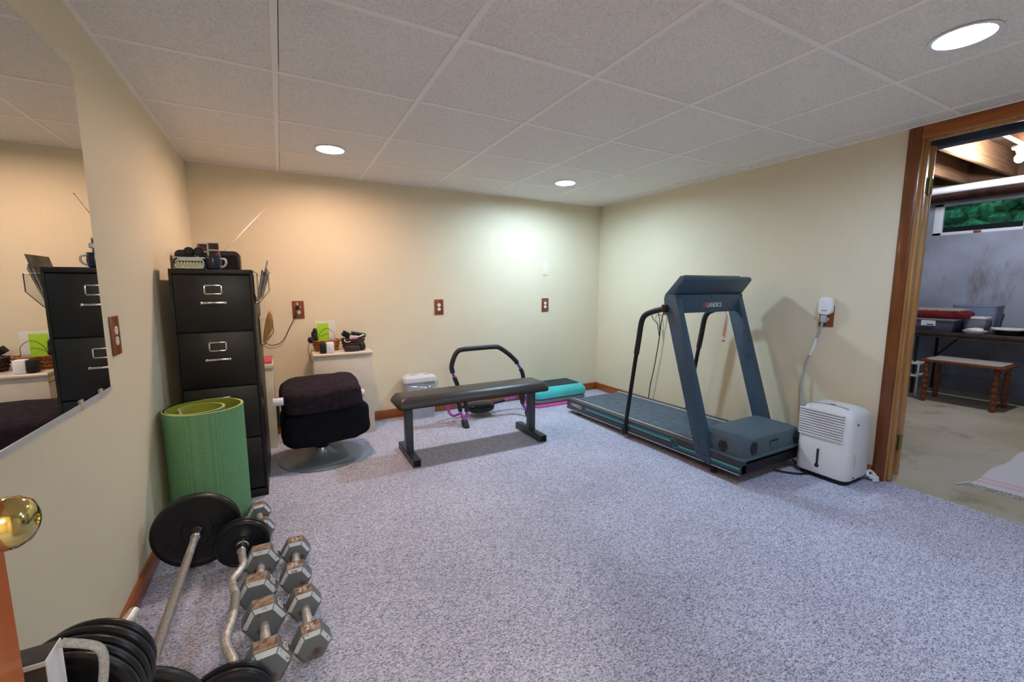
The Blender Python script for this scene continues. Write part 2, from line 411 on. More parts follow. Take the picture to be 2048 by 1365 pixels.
# ------------------------------------------------------------------ utility room beyond the doorway
UX0, UX1, UY0, UY1, UZ = RX+.11, 7.7, -4.4, -.9, 2.4
ZU = -.014
struct('floor_1', MB().box((RX+.022, UY0, ZU-.05), (UX1, UY1, ZU)), M_cfloor)
WY0, WY1, WZ0, WZ1 = -2.42, -1.63, 1.835, 2.21
b = MB(); b.box((UX1, UY0-.1, ZU), (UX1+.2, UY1+.1, WZ0)).box((UX1, UY0-.1, WZ1), (UX1+.2, UY1+.1, UZ+.26)).box((UX1, UY0-.1, WZ0), (UX1+.2, WY0, WZ1)).box((UX1, WY1, WZ0), (UX1+.2, UY1+.1, WZ1))
struct('wall_east', b, M_conc)
struct('wall_north', MB().box((UX0, UY1, ZU), (UX1, UY1+.1, UZ+.26)), M_conc)
struct('wall_south', MB().box((UX0, UY0-.1, ZU), (UX1, UY0, UZ+.26)), M_conc)
struct('wall_west', MB().box((UX0-.01, UY0, H+.12), (UX0+.02, UY1, UZ+.26)).box((UX0, DY0+.85, ZU), (UX0+.02, UY1, H+.12)).box((UX0, UY0, ZU), (UX0+.02, DY1-.08, H+.12)), M_conc)
struct('ceiling_1', MB().box((UX0, UY0, UZ+.235), (UX1, UY1, UZ+.26)), M_subfl)
struct('trim_5', MB().box((4.15, DY1-.5, 2.066), (4.25, DY0+.5, 2.36), bevel=.004), M_beam)
struct('trim_6', MB().box((UX1-.04, UY0, WZ1+.02), (UX1, UY1, WZ1+.17)), mat('sill_plate_wood', (96, 66, 56), rough=.8, vary=.3, scale=9))
for i in range(8):
    y = -1.50-.385*i
    o = struct('ceiling_joist', MB().box((UX0+.02, y-.02, UZ), (UX1-.041, y+.02, UZ+.2345), bevel=.003), M_joist)
    o['kind'] = 'structure'
struct('trim_7', MB().box((UX1-.04, UY0, UZ-.005), (UX1-.0005, UY1, UZ+.234)), M_subfl)
# basement window
w1 = MB()
fr = .05
w1.box((UX1+.02, WY0, WZ0), (UX1+.07, WY1, WZ0+fr*.7), bevel=.004).box((UX1+.02, WY0, WZ1-fr*.6), (UX1+.07, WY1, WZ1), bevel=.004).box((UX1+.02, WY0, WZ0), (UX1+.07, WY0+fr, WZ1), bevel=.004).box((UX1+.02, WY1-fr*1.6, WZ0), (UX1+.07, WY1, WZ1), bevel=.004)
w1.box((UX1+.005, (WY0+WY1)/2-.03, WZ0+.005), (UX1+.03, (WY0+WY1)/2+.03, WZ0+.03), m=1)
wn = struct('window_1', w1, [M_winw, M_stoolw])
wn2 = MB().box((UX1+.04, WY0+fr, WZ0+fr*.6), (UX1+.046, WY1-fr, WZ1-fr*.5)); wn2.build('window_pane', mat('dim_window_glass', (225, 240, 232), rough=.06, trans=1), wn)
gm = mat('hedge_leaf', (44, 150, 92), rough=.8, rgb2=(16, 70, 50), scale=22, detail=8)
b = MB()
for i in range(150):
    y = WY0-.4+(i % 15)*.11+random.uniform(-.03, .03); z = WZ0+.10+(i//15)*.085+random.uniform(-.03, .03)
    b.soft((UX1+.62+random.uniform(-.05, .15), y, z), (.2, .24, .22), p=2.2, amp=.04, fr=14, nu=10, nv=7, seed=i)
o = b.build('shrub_foliage', gm); tag(o, 'green shrub foliage seen through the basement window', 'foliage', kind='stuff')
struct('ground', MB().box((UX1+.2, UY0, WZ0-.12), (UX1+1.1, UY1, WZ0+.11)), mat('window_well_soil', (26, 38, 38), rough=.95, vary=.3, scale=12))
# bare drain pipe
o = MB().cyl((7.0, UY0+.005, 2.258), (7.0, UY1-.005, 2.258), .0375, seg=28)
pp = o.build('drain_pipe', M_pipe); tag(pp, 'long white pipe running above the basement window', 'pipe')
pp['_w'] = tuple(pp.location)
for y in (-1.5, -3.045):
    MB().tube([(6.958, y, UZ+.03), (6.958, y, 2.258), (6.97, y, 2.226), (7.0, y, 2.216), (7.03, y, 2.226), (7.042, y, 2.258), (7.042, y, UZ+.03)], .004, 6).build('pipe_hanger', M_alu, pp)
# porcelain lamp holder with its bulb
t = thing('bulb_lamp', 'white lampholder with glowing bare bulb under the joists', 'lamp', (6.15, -2.64, UZ-.001))
MB().lathe([(.056, 0), (.056, -.012), (.05, -.022), (.03, -.03), (.026, -.052), (.02, -.054)], (6.15, -2.64, UZ-.001), 28).build('lamp_base', M_white, t)
MB().lathe([(.012, -.05), (.014, -.06), (.022, -.072), (.03, -.09), (.0315, -.105), (.027, -.122), (.015, -.135), (.002, -.139)], (6.15, -2.64, UZ-.001), 24).build('bulb', M_bulb, t)

# ------------------------------------------------------------------ recessed lights
def can(x, y, rgb, stren, label):
    t = thing('recessed_light', label, 'ceiling light', (x, y, H-.001), 'recessed lights in the tiled ceiling')
    MB().lathe([(.0875, .08), (.0875, .0), (.096, .0), (.0975, -.002), (.095, -.0045), (.084, -.0035), (.081, .001), (.063, LD), (.063, .08)], (x, y, H), 48).build('trim_ring', M_white, t)
    em = mat('lens_glow', (255, 255, 255), emit=rgb, estr=stren)
    MB().lathe([(.0628, LD+.02), (.0628, LD-.001), (.058, LD-.004), (.04, LD-.007), (.001, LD-.008), (.001, LD+.02)], (x, y, H), 40).build('lens', em, t)
LD = .012
WARM, COOL, COOL2 = (255, 214, 188), (192, 222, 244), (190, 216, 250)
LS = 185.0
HALL = 46.0
can(.90, -.765, WARM, LS*.52, 'warm white recessed light above the black filing cabinet')
can(2.805, -.745, COOL, LS*.98, 'cool white recessed light near the back right corner')
can(2.80, -3.24, COOL2, LS*.50, 'bright recessed light nearest the doorway to the utility room')
# hallway behind the camera; its unseen ceiling lamp is added for soft fill
struct('floor_2', MB().box((-.6, YF-2.6, -.05), (1.9, YF-.12, 0)), M_carpet)
struct('ceiling_2', MB().box((-.6, YF-2.6, 2.3), (1.9, YF-.12, 2.4)), M_grid)
struct('wall_hall', MB().box((-.7, YF-2.7, 0), (1.9, YF-2.6, 2.4)).box((-.7, YF-2.6, 0), (-.6, YF-.12, 2.4)).box((1.9, YF-2.7, 0), (2.0, YF-.12, 2.4)).box((-.7, YF-.13, 2.2), (2.0, YF-.12, 2.4)).box((-.7, YF-.13, 0), (-.12, YF-.12, 2.2)), M_wall)
t = thing('hall_fill_lamp', 'round added hallway ceiling lamp behind the camera, for soft fill', 'ceiling light', (.62, YF-1.2, 2.29))
MB().lathe([(.001, 0), (.15, 0), (.16, -.01), (.16, -.022), (.15, -.025), (.001, -.025)], (.62, YF-1.2, 2.299), 40).build('lamp_base', M_white, t)
MB().lathe([(.148, -.026), (.145, -.05), (.12, -.08), (.07, -.098), (.001, -.104), (.001, -.026)], (.62, YF-1.2, 2.299), 40).build('diffuser', mat('hall_fill_glow', (255, 255, 255), emit=(255, 246, 232), estr=HALL), t)

# ------------------------------------------------------------------ wall mirror
t = thing('wall_mirror', 'large frameless wall mirror on the left wall', 'mirror', (0, -2.58, .853))
b = MB(); b.box((.001, -3.19, .862), (.007, -1.965, 1.91)); b.build('mirror_glass', M_mirror, t)
MB().box((.0005, -3.19, .847), (.009, -1.965, .8618)).build('bottom_channel', M_alu, t)
for y in (-2.06, -2.22, -2.9):
    MB().box((.0072, y-.010, .842), (.0105, y+.010, .874), bevel=.0008).build('mirror_clip', mat('clear_clip', (196, 186, 158), rough=.3), t)
MB().cyl((.007, -1.985, 1.35), (.013, -1.985, 1.35), .008, seg=14).build('mirror_clip', M_alu, t)

# ------------------------------------------------------------------ outlets
def outlet(pos, n, label, parts=True, wide=.088, tall=.145, top=True, group='brown outlet plates'):
    # pos: centre on the wall, n: outward axis
    n = Vector(n); up = Vector((0, 0, 1)); u = up.cross(n); M = Matrix((u, up, n)).transposed().to_4x4(); M.translation = Vector(pos)
    t = thing('electrical_outlet', label, 'outlet', pos, group)
    def pp(b, name, m): return b.build(name, m, t)
    pb = MB().box((-wide/2, -tall/2, .0002), (wide/2, tall/2, .007), bevel=.004, M=M); pp(pb, 'cover_plate', M_plate)
    for s in (1, -1):
        r = MB()
        r.prism([(x, y) for x, y in arc(0, s*.0195, .0165, 0, 2*PI, 23)[:-1]], 'z', .0055, .0085)
        for dx in (-.006, .006): r.box((dx-.001, s*.0195-.001, .0084), (dx+.001, s*.0195+.008, .0088), m=1)
        r.cyl((0, s*.0195-.008, .0084), (0, s*.0195-.008, .0088), .0025, seg=10, m=1)
        bmesh.ops.transform(r.bm, matrix=M, verts=r.bm.verts); pp(r, 'receptacle', [M_white, M_slot])
    return t
outlet((.674, 0, 1.027), (0, -1, 0), 'brown outlet plate with black plug above the beige filing cabinet')
outlet((1.880, 0, 1.022), (0, -1, 0), 'brown outlet plate halfway along the back wall')
outlet((3.082, 0, 1.019), (0, -1, 0), 'brown outlet plate on the back wall nearest the right corner')
outlet((0, -1.843, 1.032), (1, 0, 0), 'brown outlet plate on the left wall beside the mirror')
outlet((RX, -2.397, 1.015), (-1, 0, 0), 'brown outlet plate behind the white plug-in device')
outlet((RX, -1.03, 1.02), (-1, 0, 0), 'brown outlet plate behind the treadmill console')
t = thing('blank_wall_plate', 'small blank cream wall plate above the right outlet', 'wall plate', (3.0825, 0, 1.402))
MB().box((3.048, -.005, 1.338), (3.117, -.0002, 1.466), bevel=.003).build('cover_plate', mat('cream_plate', (226, 220, 196), rough=.4), t)
MB().cyl((3.0825, -.0065, 1.402), (3.0825, -.005, 1.402), .0035, seg=10).build('screw', M_oldbrass, t)

# cords
def cord(parent, pts, r, m, label, extra=None):
    c = MB().tube(pts, r, 8, 0, smooth=8).build('power_cord', m, parent)
    if label: c['label'] = label
    for nm, bb, mm in (extra or []): bb.build(nm, mm, c)
    return c
CORDS = []
CORDS.append(('radio', [(.668, -.035, 1.035), (.655, -.03, .985), (.61, -.015, .90), (.545, -.014, .775), (.47, -.014, .745), (.41, -.014, .775), (.36, -.014, .80)], .0028, M_rubber,
     'thin black cord', [('plug', MB().box((.655, -.036, 1.03), (.685, -.0088, 1.062), bevel=.005), M_rubber)]))
CORDS.append(('treadmill', [(3.78, -1.02, .985), (3.772, -1.0, .86), (3.775, -.985, .74), (3.775, -.965, .60), (3.775, -.93, .40), (3.77, -.895, .22), (3.775, -.875, .06), (3.775, -.87, .006)], .0045, M_rubber,
     'black cord', [
     ('plug', MB().box((3.765, -1.045, .985), (3.8105, -1.0, 1.035), bevel=.006), M_rubber),
     ('cord_tie', MB().tube([(3.775, -.985, .72), (3.765, -.975, .80), (3.765, -.96, .86), (3.765, -.905, .90), (3.765, -.875, .98), (3.767, -.94, 1.0), (3.775, -.975, .90), (3.775, -.985, .74)], .004, 6, 0, smooth=6), M_rubber)]))
t = thing('plug_in_extender', 'white rounded plug-in device on the outlet by the doorway', 'device', (RX-.009, -2.401, 1.04))
MB().prism(rrect(-2.442, 1.025, -2.360, 1.145, .03), 'x', RX-.05, RX-.0086, bevel=.008).build('body', M_white, t)
MB().box((RX-.0508, -2.418, 1.052), (RX-.0495, -2.385, 1.057)).build('badge', M_stepgrey, t)
CORDS.append(('dehumidifier', [(RX-.035, -2.392, .985), (RX-.034, -2.384, .94), (RX-.03, -2.372, .88), (RX-.03, -2.345, .80), (RX-.03, -2.318, .72), (RX-.03, -2.30, .62), (RX-.03, -2.295, .5), (RX-.03, -2.31, .25), (RX-.03, -2.33, .09)], .0065, mat('grey_cable', (176, 180, 182), rough=.5),
     'grey cord', [('plug', MB().box((RX-.045, -2.41, .972), (RX-.0086, -2.376, 1.022), bevel=.006), mat('grey_plug', (170, 176, 182), rough=.5)),
     ('cord_tag', MB().tube([(RX-.03, -2.36, .86), (RX-.03, -2.345, .80), (RX-.03, -2.326, .74)], .0095, 8), M_white)]))

# ------------------------------------------------------------------ black filing cabinet
CX0, CX1, CY0, CY1, CH = .055, .424, -1.168, -.50, 1.306
t = thing('filing_cabinet', 'tall black four-drawer metal filing cabinet behind the green mat', 'filing cabinet', ((CX0+CX1)/2, (CY0+CY1)/2, 0))
MB().box((CX0, CY0+.02, 0), (CX1, CY1, CH), bevel=.004).box((CX0, CY0, CH-.026), (CX1, CY0+.02, CH), bevel=.003).box((CX0, CY0, 0), (CX1, CY0+.02, .045), bevel=.003).box((CX0, CY0, .04), (CX0+.012, CY0+.02, CH-.02)).box((CX1-.012, CY0, .04), (CX1, CY0+.02, CH-.02)).build('cabinet_body', M_black, t)
for i in range(4):
    z1 = CH-.03-i*.306; z0 = z1-.300
    d = MB().box((CX0+.014, CY0-.004, z0), (CX1-.014, CY0+.019, z1), bevel=.004).build('drawer', M_black, t)
    xc = (CX0+CX1)/2; zl = z1-.078; zh = z1-.148
    h = MB(); 
    for a, c in (((xc-.041, zl-.026), (xc+.041, zl-.019)), ((xc-.041, zl+.019), (xc+.041, zl+.026)), ((xc-.041, zl-.026), (xc-.034, zl+.026)), ((xc+.034, zl-.026), (xc+.041, zl+.026))):
        h.box((a[0], CY0-.009, a[1]), (c[0], CY0-.0042, c[1]), bevel=.001)
    sub(h.build('label_holder', M_chrome, d), 'chrome label holder')
    h = MB().box((xc-.055, CY0-.024, zh-.005), (xc+.055, CY0-.018, zh+.006), bevel=.002)
    for s in (-1, 1): h.box((xc+s*.052-.006, CY0-.024, zh-.007), (xc+s*.052+.006, CY0-.0042, zh+.007), bevel=.002)
    sub(h.build('drawer_handle', M_chrome, d), 'chrome drawer handle')
# things on top of it
zt = CH
t = thing('storage_basket', 'small white slotted plastic basket on the black filing cabinet', 'basket', (.145, -1.09, zt))
b = MB()
def bask(b, x0, x1, y0, y1, z0, z1, th=.003):
    b.box((x0, y0, z0), (x1, y1, z0+th))
    for (a0, a1, c0, c1) in ((x0, x1, y0, y0+th), (x0, x1, y1-th, y1), (x0, x0+th, y0, y1), (x1-th, x1, y0, y1)):
        b.box((a0, c0, z0), (a1, c1, z0+.016)); b.box((a0, c0, z1-.014), (a1, c1, z1))
        n = max(2, int((max(a1-a0, c1-c0))/.013))
        for i in range(n+1):
            if a1-a0 > c1-c0: xx = a0+(a1-a0)*i/n; b.box((xx-.0018, c0, z0+.01), (xx+.0018, c1, z1-.01))
            else: yy = c0+(c1-c0)*i/n; b.box((a0, yy-.0018, z0+.01), (a1, yy+.0018, z1-.01))
bask(b, .083, .203, -1.135, -1.04, zt+.0005, zt+.058); b.build('basket_wall', M_white, t)
MB().box((.074, -1.143, zt+.056), (.212, -1.032, zt+.062), bevel=.002).build('rim', M_white, t)
MB().box((.088, -1.13, zt+.004), (.198, -1.045, zt+.035)).build('contents', mat('yellowish_card', (206, 208, 120), rough=.7), t)
t = thing('binoculars', 'black binoculars lying on top of the white basket', 'binoculars', (.155, -1.09, zt+.062))
b = MB()
for s in (0, .042):
    b.cyl((.142+s, -1.11, zt+.094), (.135+s, -1.02, zt+.09), .023, .019, seg=18, bevel=.002); b.cyl((.143+s, -1.128, zt+.095), (.142+s, -1.108, zt+.094), .017, seg=16)
b.box((.148, -1.08, zt+.085), (.178, -1.05, zt+.10), bevel=.003); b.build('barrel', M_rubber, t)
b = MB()
for s in (0, .042): b.cyl((.1432+s, -1.1285, zt+.095), (.1431+s, -1.13, zt+.0951), .013, seg=16)
b.build('eyepiece', mat('dark_lens', (30, 34, 46), rough=.08), t)
MB().tube([(.128, -1.1, zt+.066), (.105, -1.13, zt+.065), (.088, -1.145, zt+.05), (.082, -1.15, zt+.035), (.088, -1.149, zt+.028)], .003, 6, smooth=5).build('strap', M_rubber, t)
t = thing('coffee_mug', 'dark blue patterned mug on the black filing cabinet', 'mug', (.245, -1.1, zt))
MB().lathe([(.026, 0), (.034, .006), (.038, .03), (.037, .05), (.034, .066), (.036, .072), (.033, .071), (.031, .06), (.034, .03), (.028, .008), (.001, .006)], (.243, -1.1, zt+.0005), 28).build('cup', M_mug, t)
MB().tube([(.275, -1.1, zt+.06), (.297, -1.105, zt+.056), (.302, -1.106, zt+.038), (.293, -1.104, zt+.02), (.276, -1.1, zt+.014)], .0055, 8, smooth=5).build('handle', M_white, t)
t = thing('photo_cards', 'fold of dark red photo cards standing behind the mug', 'cards', (.235, -1.05, zt))
b = MB(); b.box((0, -.0006, 0), (.052, .0006, .15)); bmesh.ops.transform(b.bm, matrix=Matrix.Translation((.219, -1.052, zt+.001)), verts=b.bm.verts); b.build('card', M_paper, t)
for z0, z1 in ((.112, .144), (.074, .104)):
    MB().box((.2225, -1.0535, zt+z0), (.267, -1.0527, zt+z1)).build('print', M_photo, t)
Mc = Matrix.Translation((.2185, -1.052, zt+.001)) @ Matrix.Rotation(math.radians(-150), 4, 'Z')
b = MB(); b.box((0, -.0006, 0), (.055, .0006, .145), M=Mc @ Matrix.Shear('XY', 4, (.16, 0)) if False else Mc); b.build('card', M_paper, t)
for z0, z1 in ((.1, .137), (.055, .093), (.012, .048)):
    MB().box((.006, .0007, z0), (.048, .0016, z1), M=Mc).build('print', M_photo, t)
t = thing('radio', 'dark portable radio with a long raised aerial on the black cabinet', 'radio', (.19, -.72, zt))
b = MB(); b.prism(rrect(.02, zt+.0005, .345, zt+.125, .03), 'y', -.77, -.66, bevel=.006); b.build('radio_case', M_radio, t)
MB().prism(rrect(.03, zt+.02, .105, zt+.10, .012), 'y', -.776, -.769).build('speaker_grille', M_rubber, t)
MB().prism(rrect(.25, zt+.02, .33, zt+.10, .012), 'y', -.776, -.769).build('speaker_grille', M_rubber, t)
MB().box((.12, -.775, zt+.06), (.235, -.769, zt+.10), bevel=.002).build('dial', M_stepgrey, t)
MB().cyl((.255, -.70, zt+.12), (.345, -.60, zt+.245), .0034, seg=8).cyl((.345, -.60, zt+.245), (.43, -.50, zt+.36), .0026, seg=8).cyl((.43, -.50, zt+.36), (.497, -.42, zt+.452), .0018, seg=8).cyl((.4965, -.421, zt+.45), (.499, -.418, zt+.456), .0035, seg=8).build('aerial', M_chrome, t)

# acrylic pockets hanging on the cabinet side, with papers
def pocket(y0, y1, zt_, zb, label, dx=.076):
    t = thing('wall_pocket', label, 'file pocket', (CX1, (y0+y1)/2, zb), 'clear pockets on the cabinet side')
    x0, x1 = CX1+.001, CX1+dx; zc = zt_-.085; th = .003
    b = MB()
    b.box((x0, y0, zb), (x0+th, y1, zt_+.02))                       # back
    b.prism([(x0, zb), (x0+.02, zb), (x1, zc), (x1, zt_), (x1-th, zt_), (x1-th, zc), (x0+.019, zb+th), (x0, zb+th)], 'y', y0, y1)
    for y in (y0, y1-th): b.prism([(x0, zb), (x0+.02, zb), (x1, zc), (x1, zt_), (x0, zt_)], 'y', y, y+th)
    b.build('pocket_shell', M_acryl, t)
    e = MB(); e.tube([(x0, y0-.0006, zt_), (x1, y0-.0006, zt_), (x1, y0-.0006, zc), (x0+.02, y0-.0006, zb), (x0, y0-.0006, zb)], .0011, 6); e.build('edge', mat('acrylic_edge', (120, 112, 128), rough=.2), t)
    return x0, x1
pocket(-1.12, -.83, 1.276, 1.118, 'clear acrylic pocket stuffed with magazines, upper one on cabinet side')
for i in range(6):
    a = .20+.018*i; xx = CX1+.008+.005*i; hh = .185-.012*(i % 3)+(.075 if i == 2 else 0)
    Mm = Matrix.Translation((xx, 0, 1.128+.004*i)) @ Matrix.Rotation(a, 4, 'Y')
    o = MB().box((-.0008-.0008*(i % 2), -1.10+.006*i, 0), (.0014, -.85, hh), M=Mm).build('magazine', [M_mag, M_paper, M_mag][i % 3])
    tag(o, 'paper or magazine leaning in the upper acrylic pocket', 'magazine', 'papers in the upper pocket')
pocket(-.80, -.54, 1.005, .845, 'clear acrylic pocket holding a tan envelope, lower one on cabinet side')
o = MB().prism([(CX1+.012, .856), (CX1+.03, .866), (CX1+.068, .935), (CX1+.073, 1.03), (CX1+.066, 1.055), (CX1+.05, 1.045), (CX1+.036, 1.0), (CX1+.02, .93)], 'y', -.79, -.56, bevel=.003).build('envelope', M_fold1)
tag(o, 'bulging tan paper envelope in the lower acrylic pocket', 'envelope')

# ------------------------------------------------------------------ cream carton and pink book behind the cabinet
t = thing('storage_carton', 'tall cream box between black cabinet and beige cabinet', 'box', (.40, -.2, 0))
MB().box((.30, -.345, 0), (.467, -.04, .61), bevel=.004).build('box_body', M_cream2, t)
MB().box((.295, -.352, .61), (.475, -.035, .645), bevel=.004).build('box_lid', M_cream, t)
for z in (.40, .46, .52): MB().cyl((.467, -.30, z), (.4685, -.30, z), .005, seg=10).build('screw_hole', M_slot, t)
o = MB().box((.30, -.33, .6455), (.466, -.06, .667), bevel=.003).build('pink_book', M_pink); tag(o, 'pink book lying on the tall cream box', 'book')

# ------------------------------------------------------------------ beige cabinet with baskets
t = thing('file_cabinet', 'low beige metal cabinet against the back wall', 'cabinet', (.97, -.18, 0))
MB().box((.748, -.325, 0), (1.190, -.02, .666), bevel=.004).build('cabinet_body', M_cream, t)
MB().prism([(-.335, .668), (-.335, .683), (-.328, .69), (-.02, .69), (-.02, .668)], 'x', .745, 1.194, bevel=.002).build('cabinet_top', M_cream, t)
zc = .6905
def wicker(c, rx, ry, h, m, name, label):
    t = thing(name, label, 'basket', (c[0], c[1], zc))
    b = MB(); n = 44; nr = 7; rings = []
    for j in range(nr+1):
        z = zc+h*j/nr; s = .82+.18*j/nr
        rings.append([(c[0]+rx*s*math.cos(2*PI*k/n)*(1+.02*math.sin(k*PI+j*PI)), c[1]+ry*s*math.sin(2*PI*k/n)*(1+.02*math.sin(k*PI+j*PI)), z) for k in range(n)])
    for j in range(nr, 0, -1):
        z = zc+.006+(h-.006)*j/nr; s = .77+.17*j/nr
        rings.append([(c[0]+rx*s*math.cos(2*PI*k/n), c[1]+ry*s*math.sin(2*PI*k/n), z) for k in range(n)])
    b.rings(rings); b.build('basket_body', m, t)
    b = MB()
    pts = [(c[0]+rx*math.cos(2*PI*k/40), c[1]+ry*math.sin(2*PI*k/40), zc+h+.002*math.sin(k*2.1)) for k in range(40)]
    b.tube(pts, .006, 6, closed=True); b.build('rim', m, t)
    b = MB()
    for j in range(2, 7, 2):
        s = .84+.18*j/7
        b.tube([(c[0]+rx*s*math.cos(2*PI*k/60), c[1]+ry*s*math.sin(2*PI*k/60), zc+h*j/7+.004*math.sin(k*PI*.66)) for k in range(60)], .0045, 5, closed=True)
    b.build('weave_band', m, t)
    return t
wicker((.862, -.125), .105, .082, .085, M_wick, 'wicker_basket', 'honey brown wicker basket holding a lime green card')
wicker((1.073, -.12), .092, .082, .085, M_wickd, 'wicker_basket', 'dark brown wicker basket full of chargers and leads')
# contents
o = MB().box((.800, -.115, zc+.03), (.888, -.111, zc+.225), M=None).build('lime_card', M_lime2); tag(o, 'lime green card standing in the honey wicker basket', 'card')
o = MB().box((.79, -.095, zc+.03), (.94, -.0935, zc+.245)).build('plastic_sleeve', M_frost); tag(o, 'frosted plastic sleeve standing behind the lime card', 'sleeve')
o = MB().tube([(.80, -.13, zc+.09), (.82, -.135, zc+.15), (.87, -.14, zc+.185), (.92, -.135, zc+.15), (.93, -.12, zc+.09)], .002, 6, smooth=6).build('wire_loop', mat('brown_wire', (120, 80, 40), rough=.5)); tag(o, 'thin brown wire looped in front of the lime card', 'wire')
b = MB(); b.soft((.775, -.12, zc+.12), (.05, .06, .09), p=3, amp=.008, fr=20, seed=2, nu=20, nv=12); b.soft((.752, -.13, zc+.095), (.05, .05, .05), p=3, amp=.006, fr=20, seed=4, nu=20, nv=12); b.soft((.782, -.13, zc+.165), (.032, .03, .05), p=3, amp=.004, fr=20, seed=4, nu=20, nv=12)
o = b.build('camera_case', M_rubber); tag(o, 'black camera case bundle at left in honey wicker basket', 'case')
o = MB().tube([(.755, -.15, zc+.09), (.728, -.17, zc+.06), (.722, -.18, zc+.02), (.735, -.19, zc-.05), (.742, -.345, zc-.06)], .002, 6, smooth=6).build('thin_lead', M_rubber); tag(o, 'thin black lead hanging out of honey wicker basket', 'lead')
o = MB().box((-.028, -.02, -.022), (.03, .022, .022), bevel=.004, M=Matrix.Translation((1.018, -.12, zc+.125)) @ Euler((.3, .5, .3)).to_matrix().to_4x4()).build('power_adapter', M_rubber); tag(o, 'square black power adapter tilted at left in dark wicker basket', 'adapter')
o = MB().box((-.06, -.02, -.012), (.06, .02, .012), bevel=.004, M=Matrix.Translation((1.12, -.11, zc+.12)) @ Euler((.2, .22, -.1)).to_matrix().to_4x4()).build('charger', M_rubber); tag(o, 'long black charger lying across right of dark wicker basket', 'charger')
o = MB().box((-.032, -.015, -.012), (.032, .015, .012), bevel=.002, M=Matrix.Translation((1.075, -.145, zc+.10))).build('small_carton', mat('pale_pink_carton', (226, 200, 214), rough=.6)); tag(o, 'small pale pink carton in the dark wicker basket', 'carton')
o = MB().tube([(1.0, -.18, zc+.09), (1.0, -.195, zc+.075), (1.02, -.2, zc+.068), (1.045, -.195, zc+.075), (1.052, -.18, zc+.095)], .003, 6, smooth=6).build('charging_lead', M_white); tag(o, 'white charging lead looped over dark wicker basket rim', 'lead')
o = MB().tube([(1.10, -.16, zc+.098), (1.13, -.165, zc+.11), (1.15, -.16, zc+.118), (1.16, -.15, zc+.113)], .006, 8, smooth=4).build('white_plug', M_white); tag(o, 'white plug on a stub of lead in dark wicker basket', 'plug')
t = thing('cube_device', 'white cube with rounded black front before honey wicker basket', 'device', (.865, -.27, zc))
MB().box((.846, -.305, zc), (.905, -.238, zc+.084), bevel=.008).build('body', M_white, t)
MB().box((.800, -.312, zc), (.847, -.236, zc+.084), bevel=.014).build('front_cap', M_rubber, t)
t = thing('hair_clipper', 'dark grey oval gadget in front of dark wicker basket', 'gadget', (1.06, -.265, zc))
MB().prism(arc(1.045, -.27, 1, 0, 2*PI, 27)[:-1] if False else [(1.045+.062*math.cos(2*PI*k/28), -.27+.035*math.sin(2*PI*k/28)) for k in range(28)], 'z', zc, zc+.042, bevel=.006).build('body', M_radio, t)
MB().soft((1.125, -.255, zc+.035), (.05, .05, .07), p=2.6, amp=.004, fr=25, nu=20, nv=12).build('head', M_rubber, t)

# ------------------------------------------------------------------ footstool (ottoman)
OX, OY = .755, -.69
t = thing('swivel_ottoman', 'swivel footstool with two black cloth cushions on a round metal base', 'ottoman', (OX, OY, 0))
MB().lathe([(.002, 0), (.275, 0), (.282, .004), (.282, .008), (.276, .010), (.14, .013), (.10, .019), (.075, .032), (.058, .055), (.048, .08), (.002, .08)], (OX, OY, 0), 64).build('base', M_disc, t)
MB().cyl((OX, OY, .07), (OX, OY, .20), .034, seg=24).build('column', M_rubber, t)
Ml = Matrix.Rotation(math.radians(3), 4, 'Z') @ Matrix.Rotation(math.radians(-3), 4, 'Y')
MB().soft((.785, -.68, .262), (.57, .40, .265), p=5, amp=.016, fr=7, M=Ml, seed=3, nu=64, nv=36).build('seat_cushion', M_darkfab, t)
Mu = Matrix.Rotation(math.radians(3), 4, 'Z') @ Matrix.Rotation(math.radians(-2), 4, 'Y') @ Matrix.Rotation(math.radians(9), 4, 'X')
MB().soft((.765, -.71, .475), (.51, .38, .175), p=5, amp=.014, fr=8, M=Mu, seed=9, nu=64, nv=36).build('upper_cushion', M_blackfab, t)
sub(MB().cyl((.468, -.86, .475), (.53, -.86, .475), .026, seg=20, bevel=.003).build('pivot_cap', M_pipe, t), 'silver pivot cap')
sub(MB().cyl((1.005, -.80, .46), (1.04, -.80, .46), .026, seg=20, bevel=.003).build('pivot_cap', M_pipe, t), 'silver pivot cap')
MB().box((.487, -.87, .30), (.503, -.78, .49), bevel=.006).build('side_bracket', M_rubber, t)
MB().box((1.008, -.81, .28), (1.022, -.74, .47), bevel=.006).build('side_bracket', M_rubber, t)

# ------------------------------------------------------------------ green rolled mat
t = thing('exercise_mat', 'thick green exercise mat rolled up and standing by the left wall', 'exercise mat', (.185, -1.37, 0))
def spiral_band(r_fn, a0, a1, n, z0, z1, th, cx, cy, sq=1.0):
    b = MB(); prev = None
    for i in range(n+1):
        a = a0+(a1-a0)*i/n; r = r_fn(i/n)
        ca, sa = math.cos(a), math.sin(a)
        o_ = Vector((cx(i/n)+r*ca, cy(i/n)+r*sa*sq, 0)); i_ = Vector((cx(i/n)+(r-th)*ca, cy(i/n)+(r-th)*sa*sq, 0))
        ring = [b.bm.verts.new(o_+Vector((0, 0, z0))), b.bm.verts.new(o_+Vector((0, 0, z1))), b.bm.verts.new(i_+Vector((0, 0, z1))), b.bm.verts.new(i_+Vector((0, 0, z0)))]
        if prev:
            for k, mi in ((0, 0), (1, 2), (2, 1), (3, 2)):
                f = b.bm.faces.new((prev[k], prev[(k+1) % 4], ring[(k+1) % 4], ring[k])); f.material_index = mi
        else: b.bm.faces.new(ring).material_index = 2
        prev = ring
    b.bm.faces.new(prev[::-1]).material_index = 2
    return b
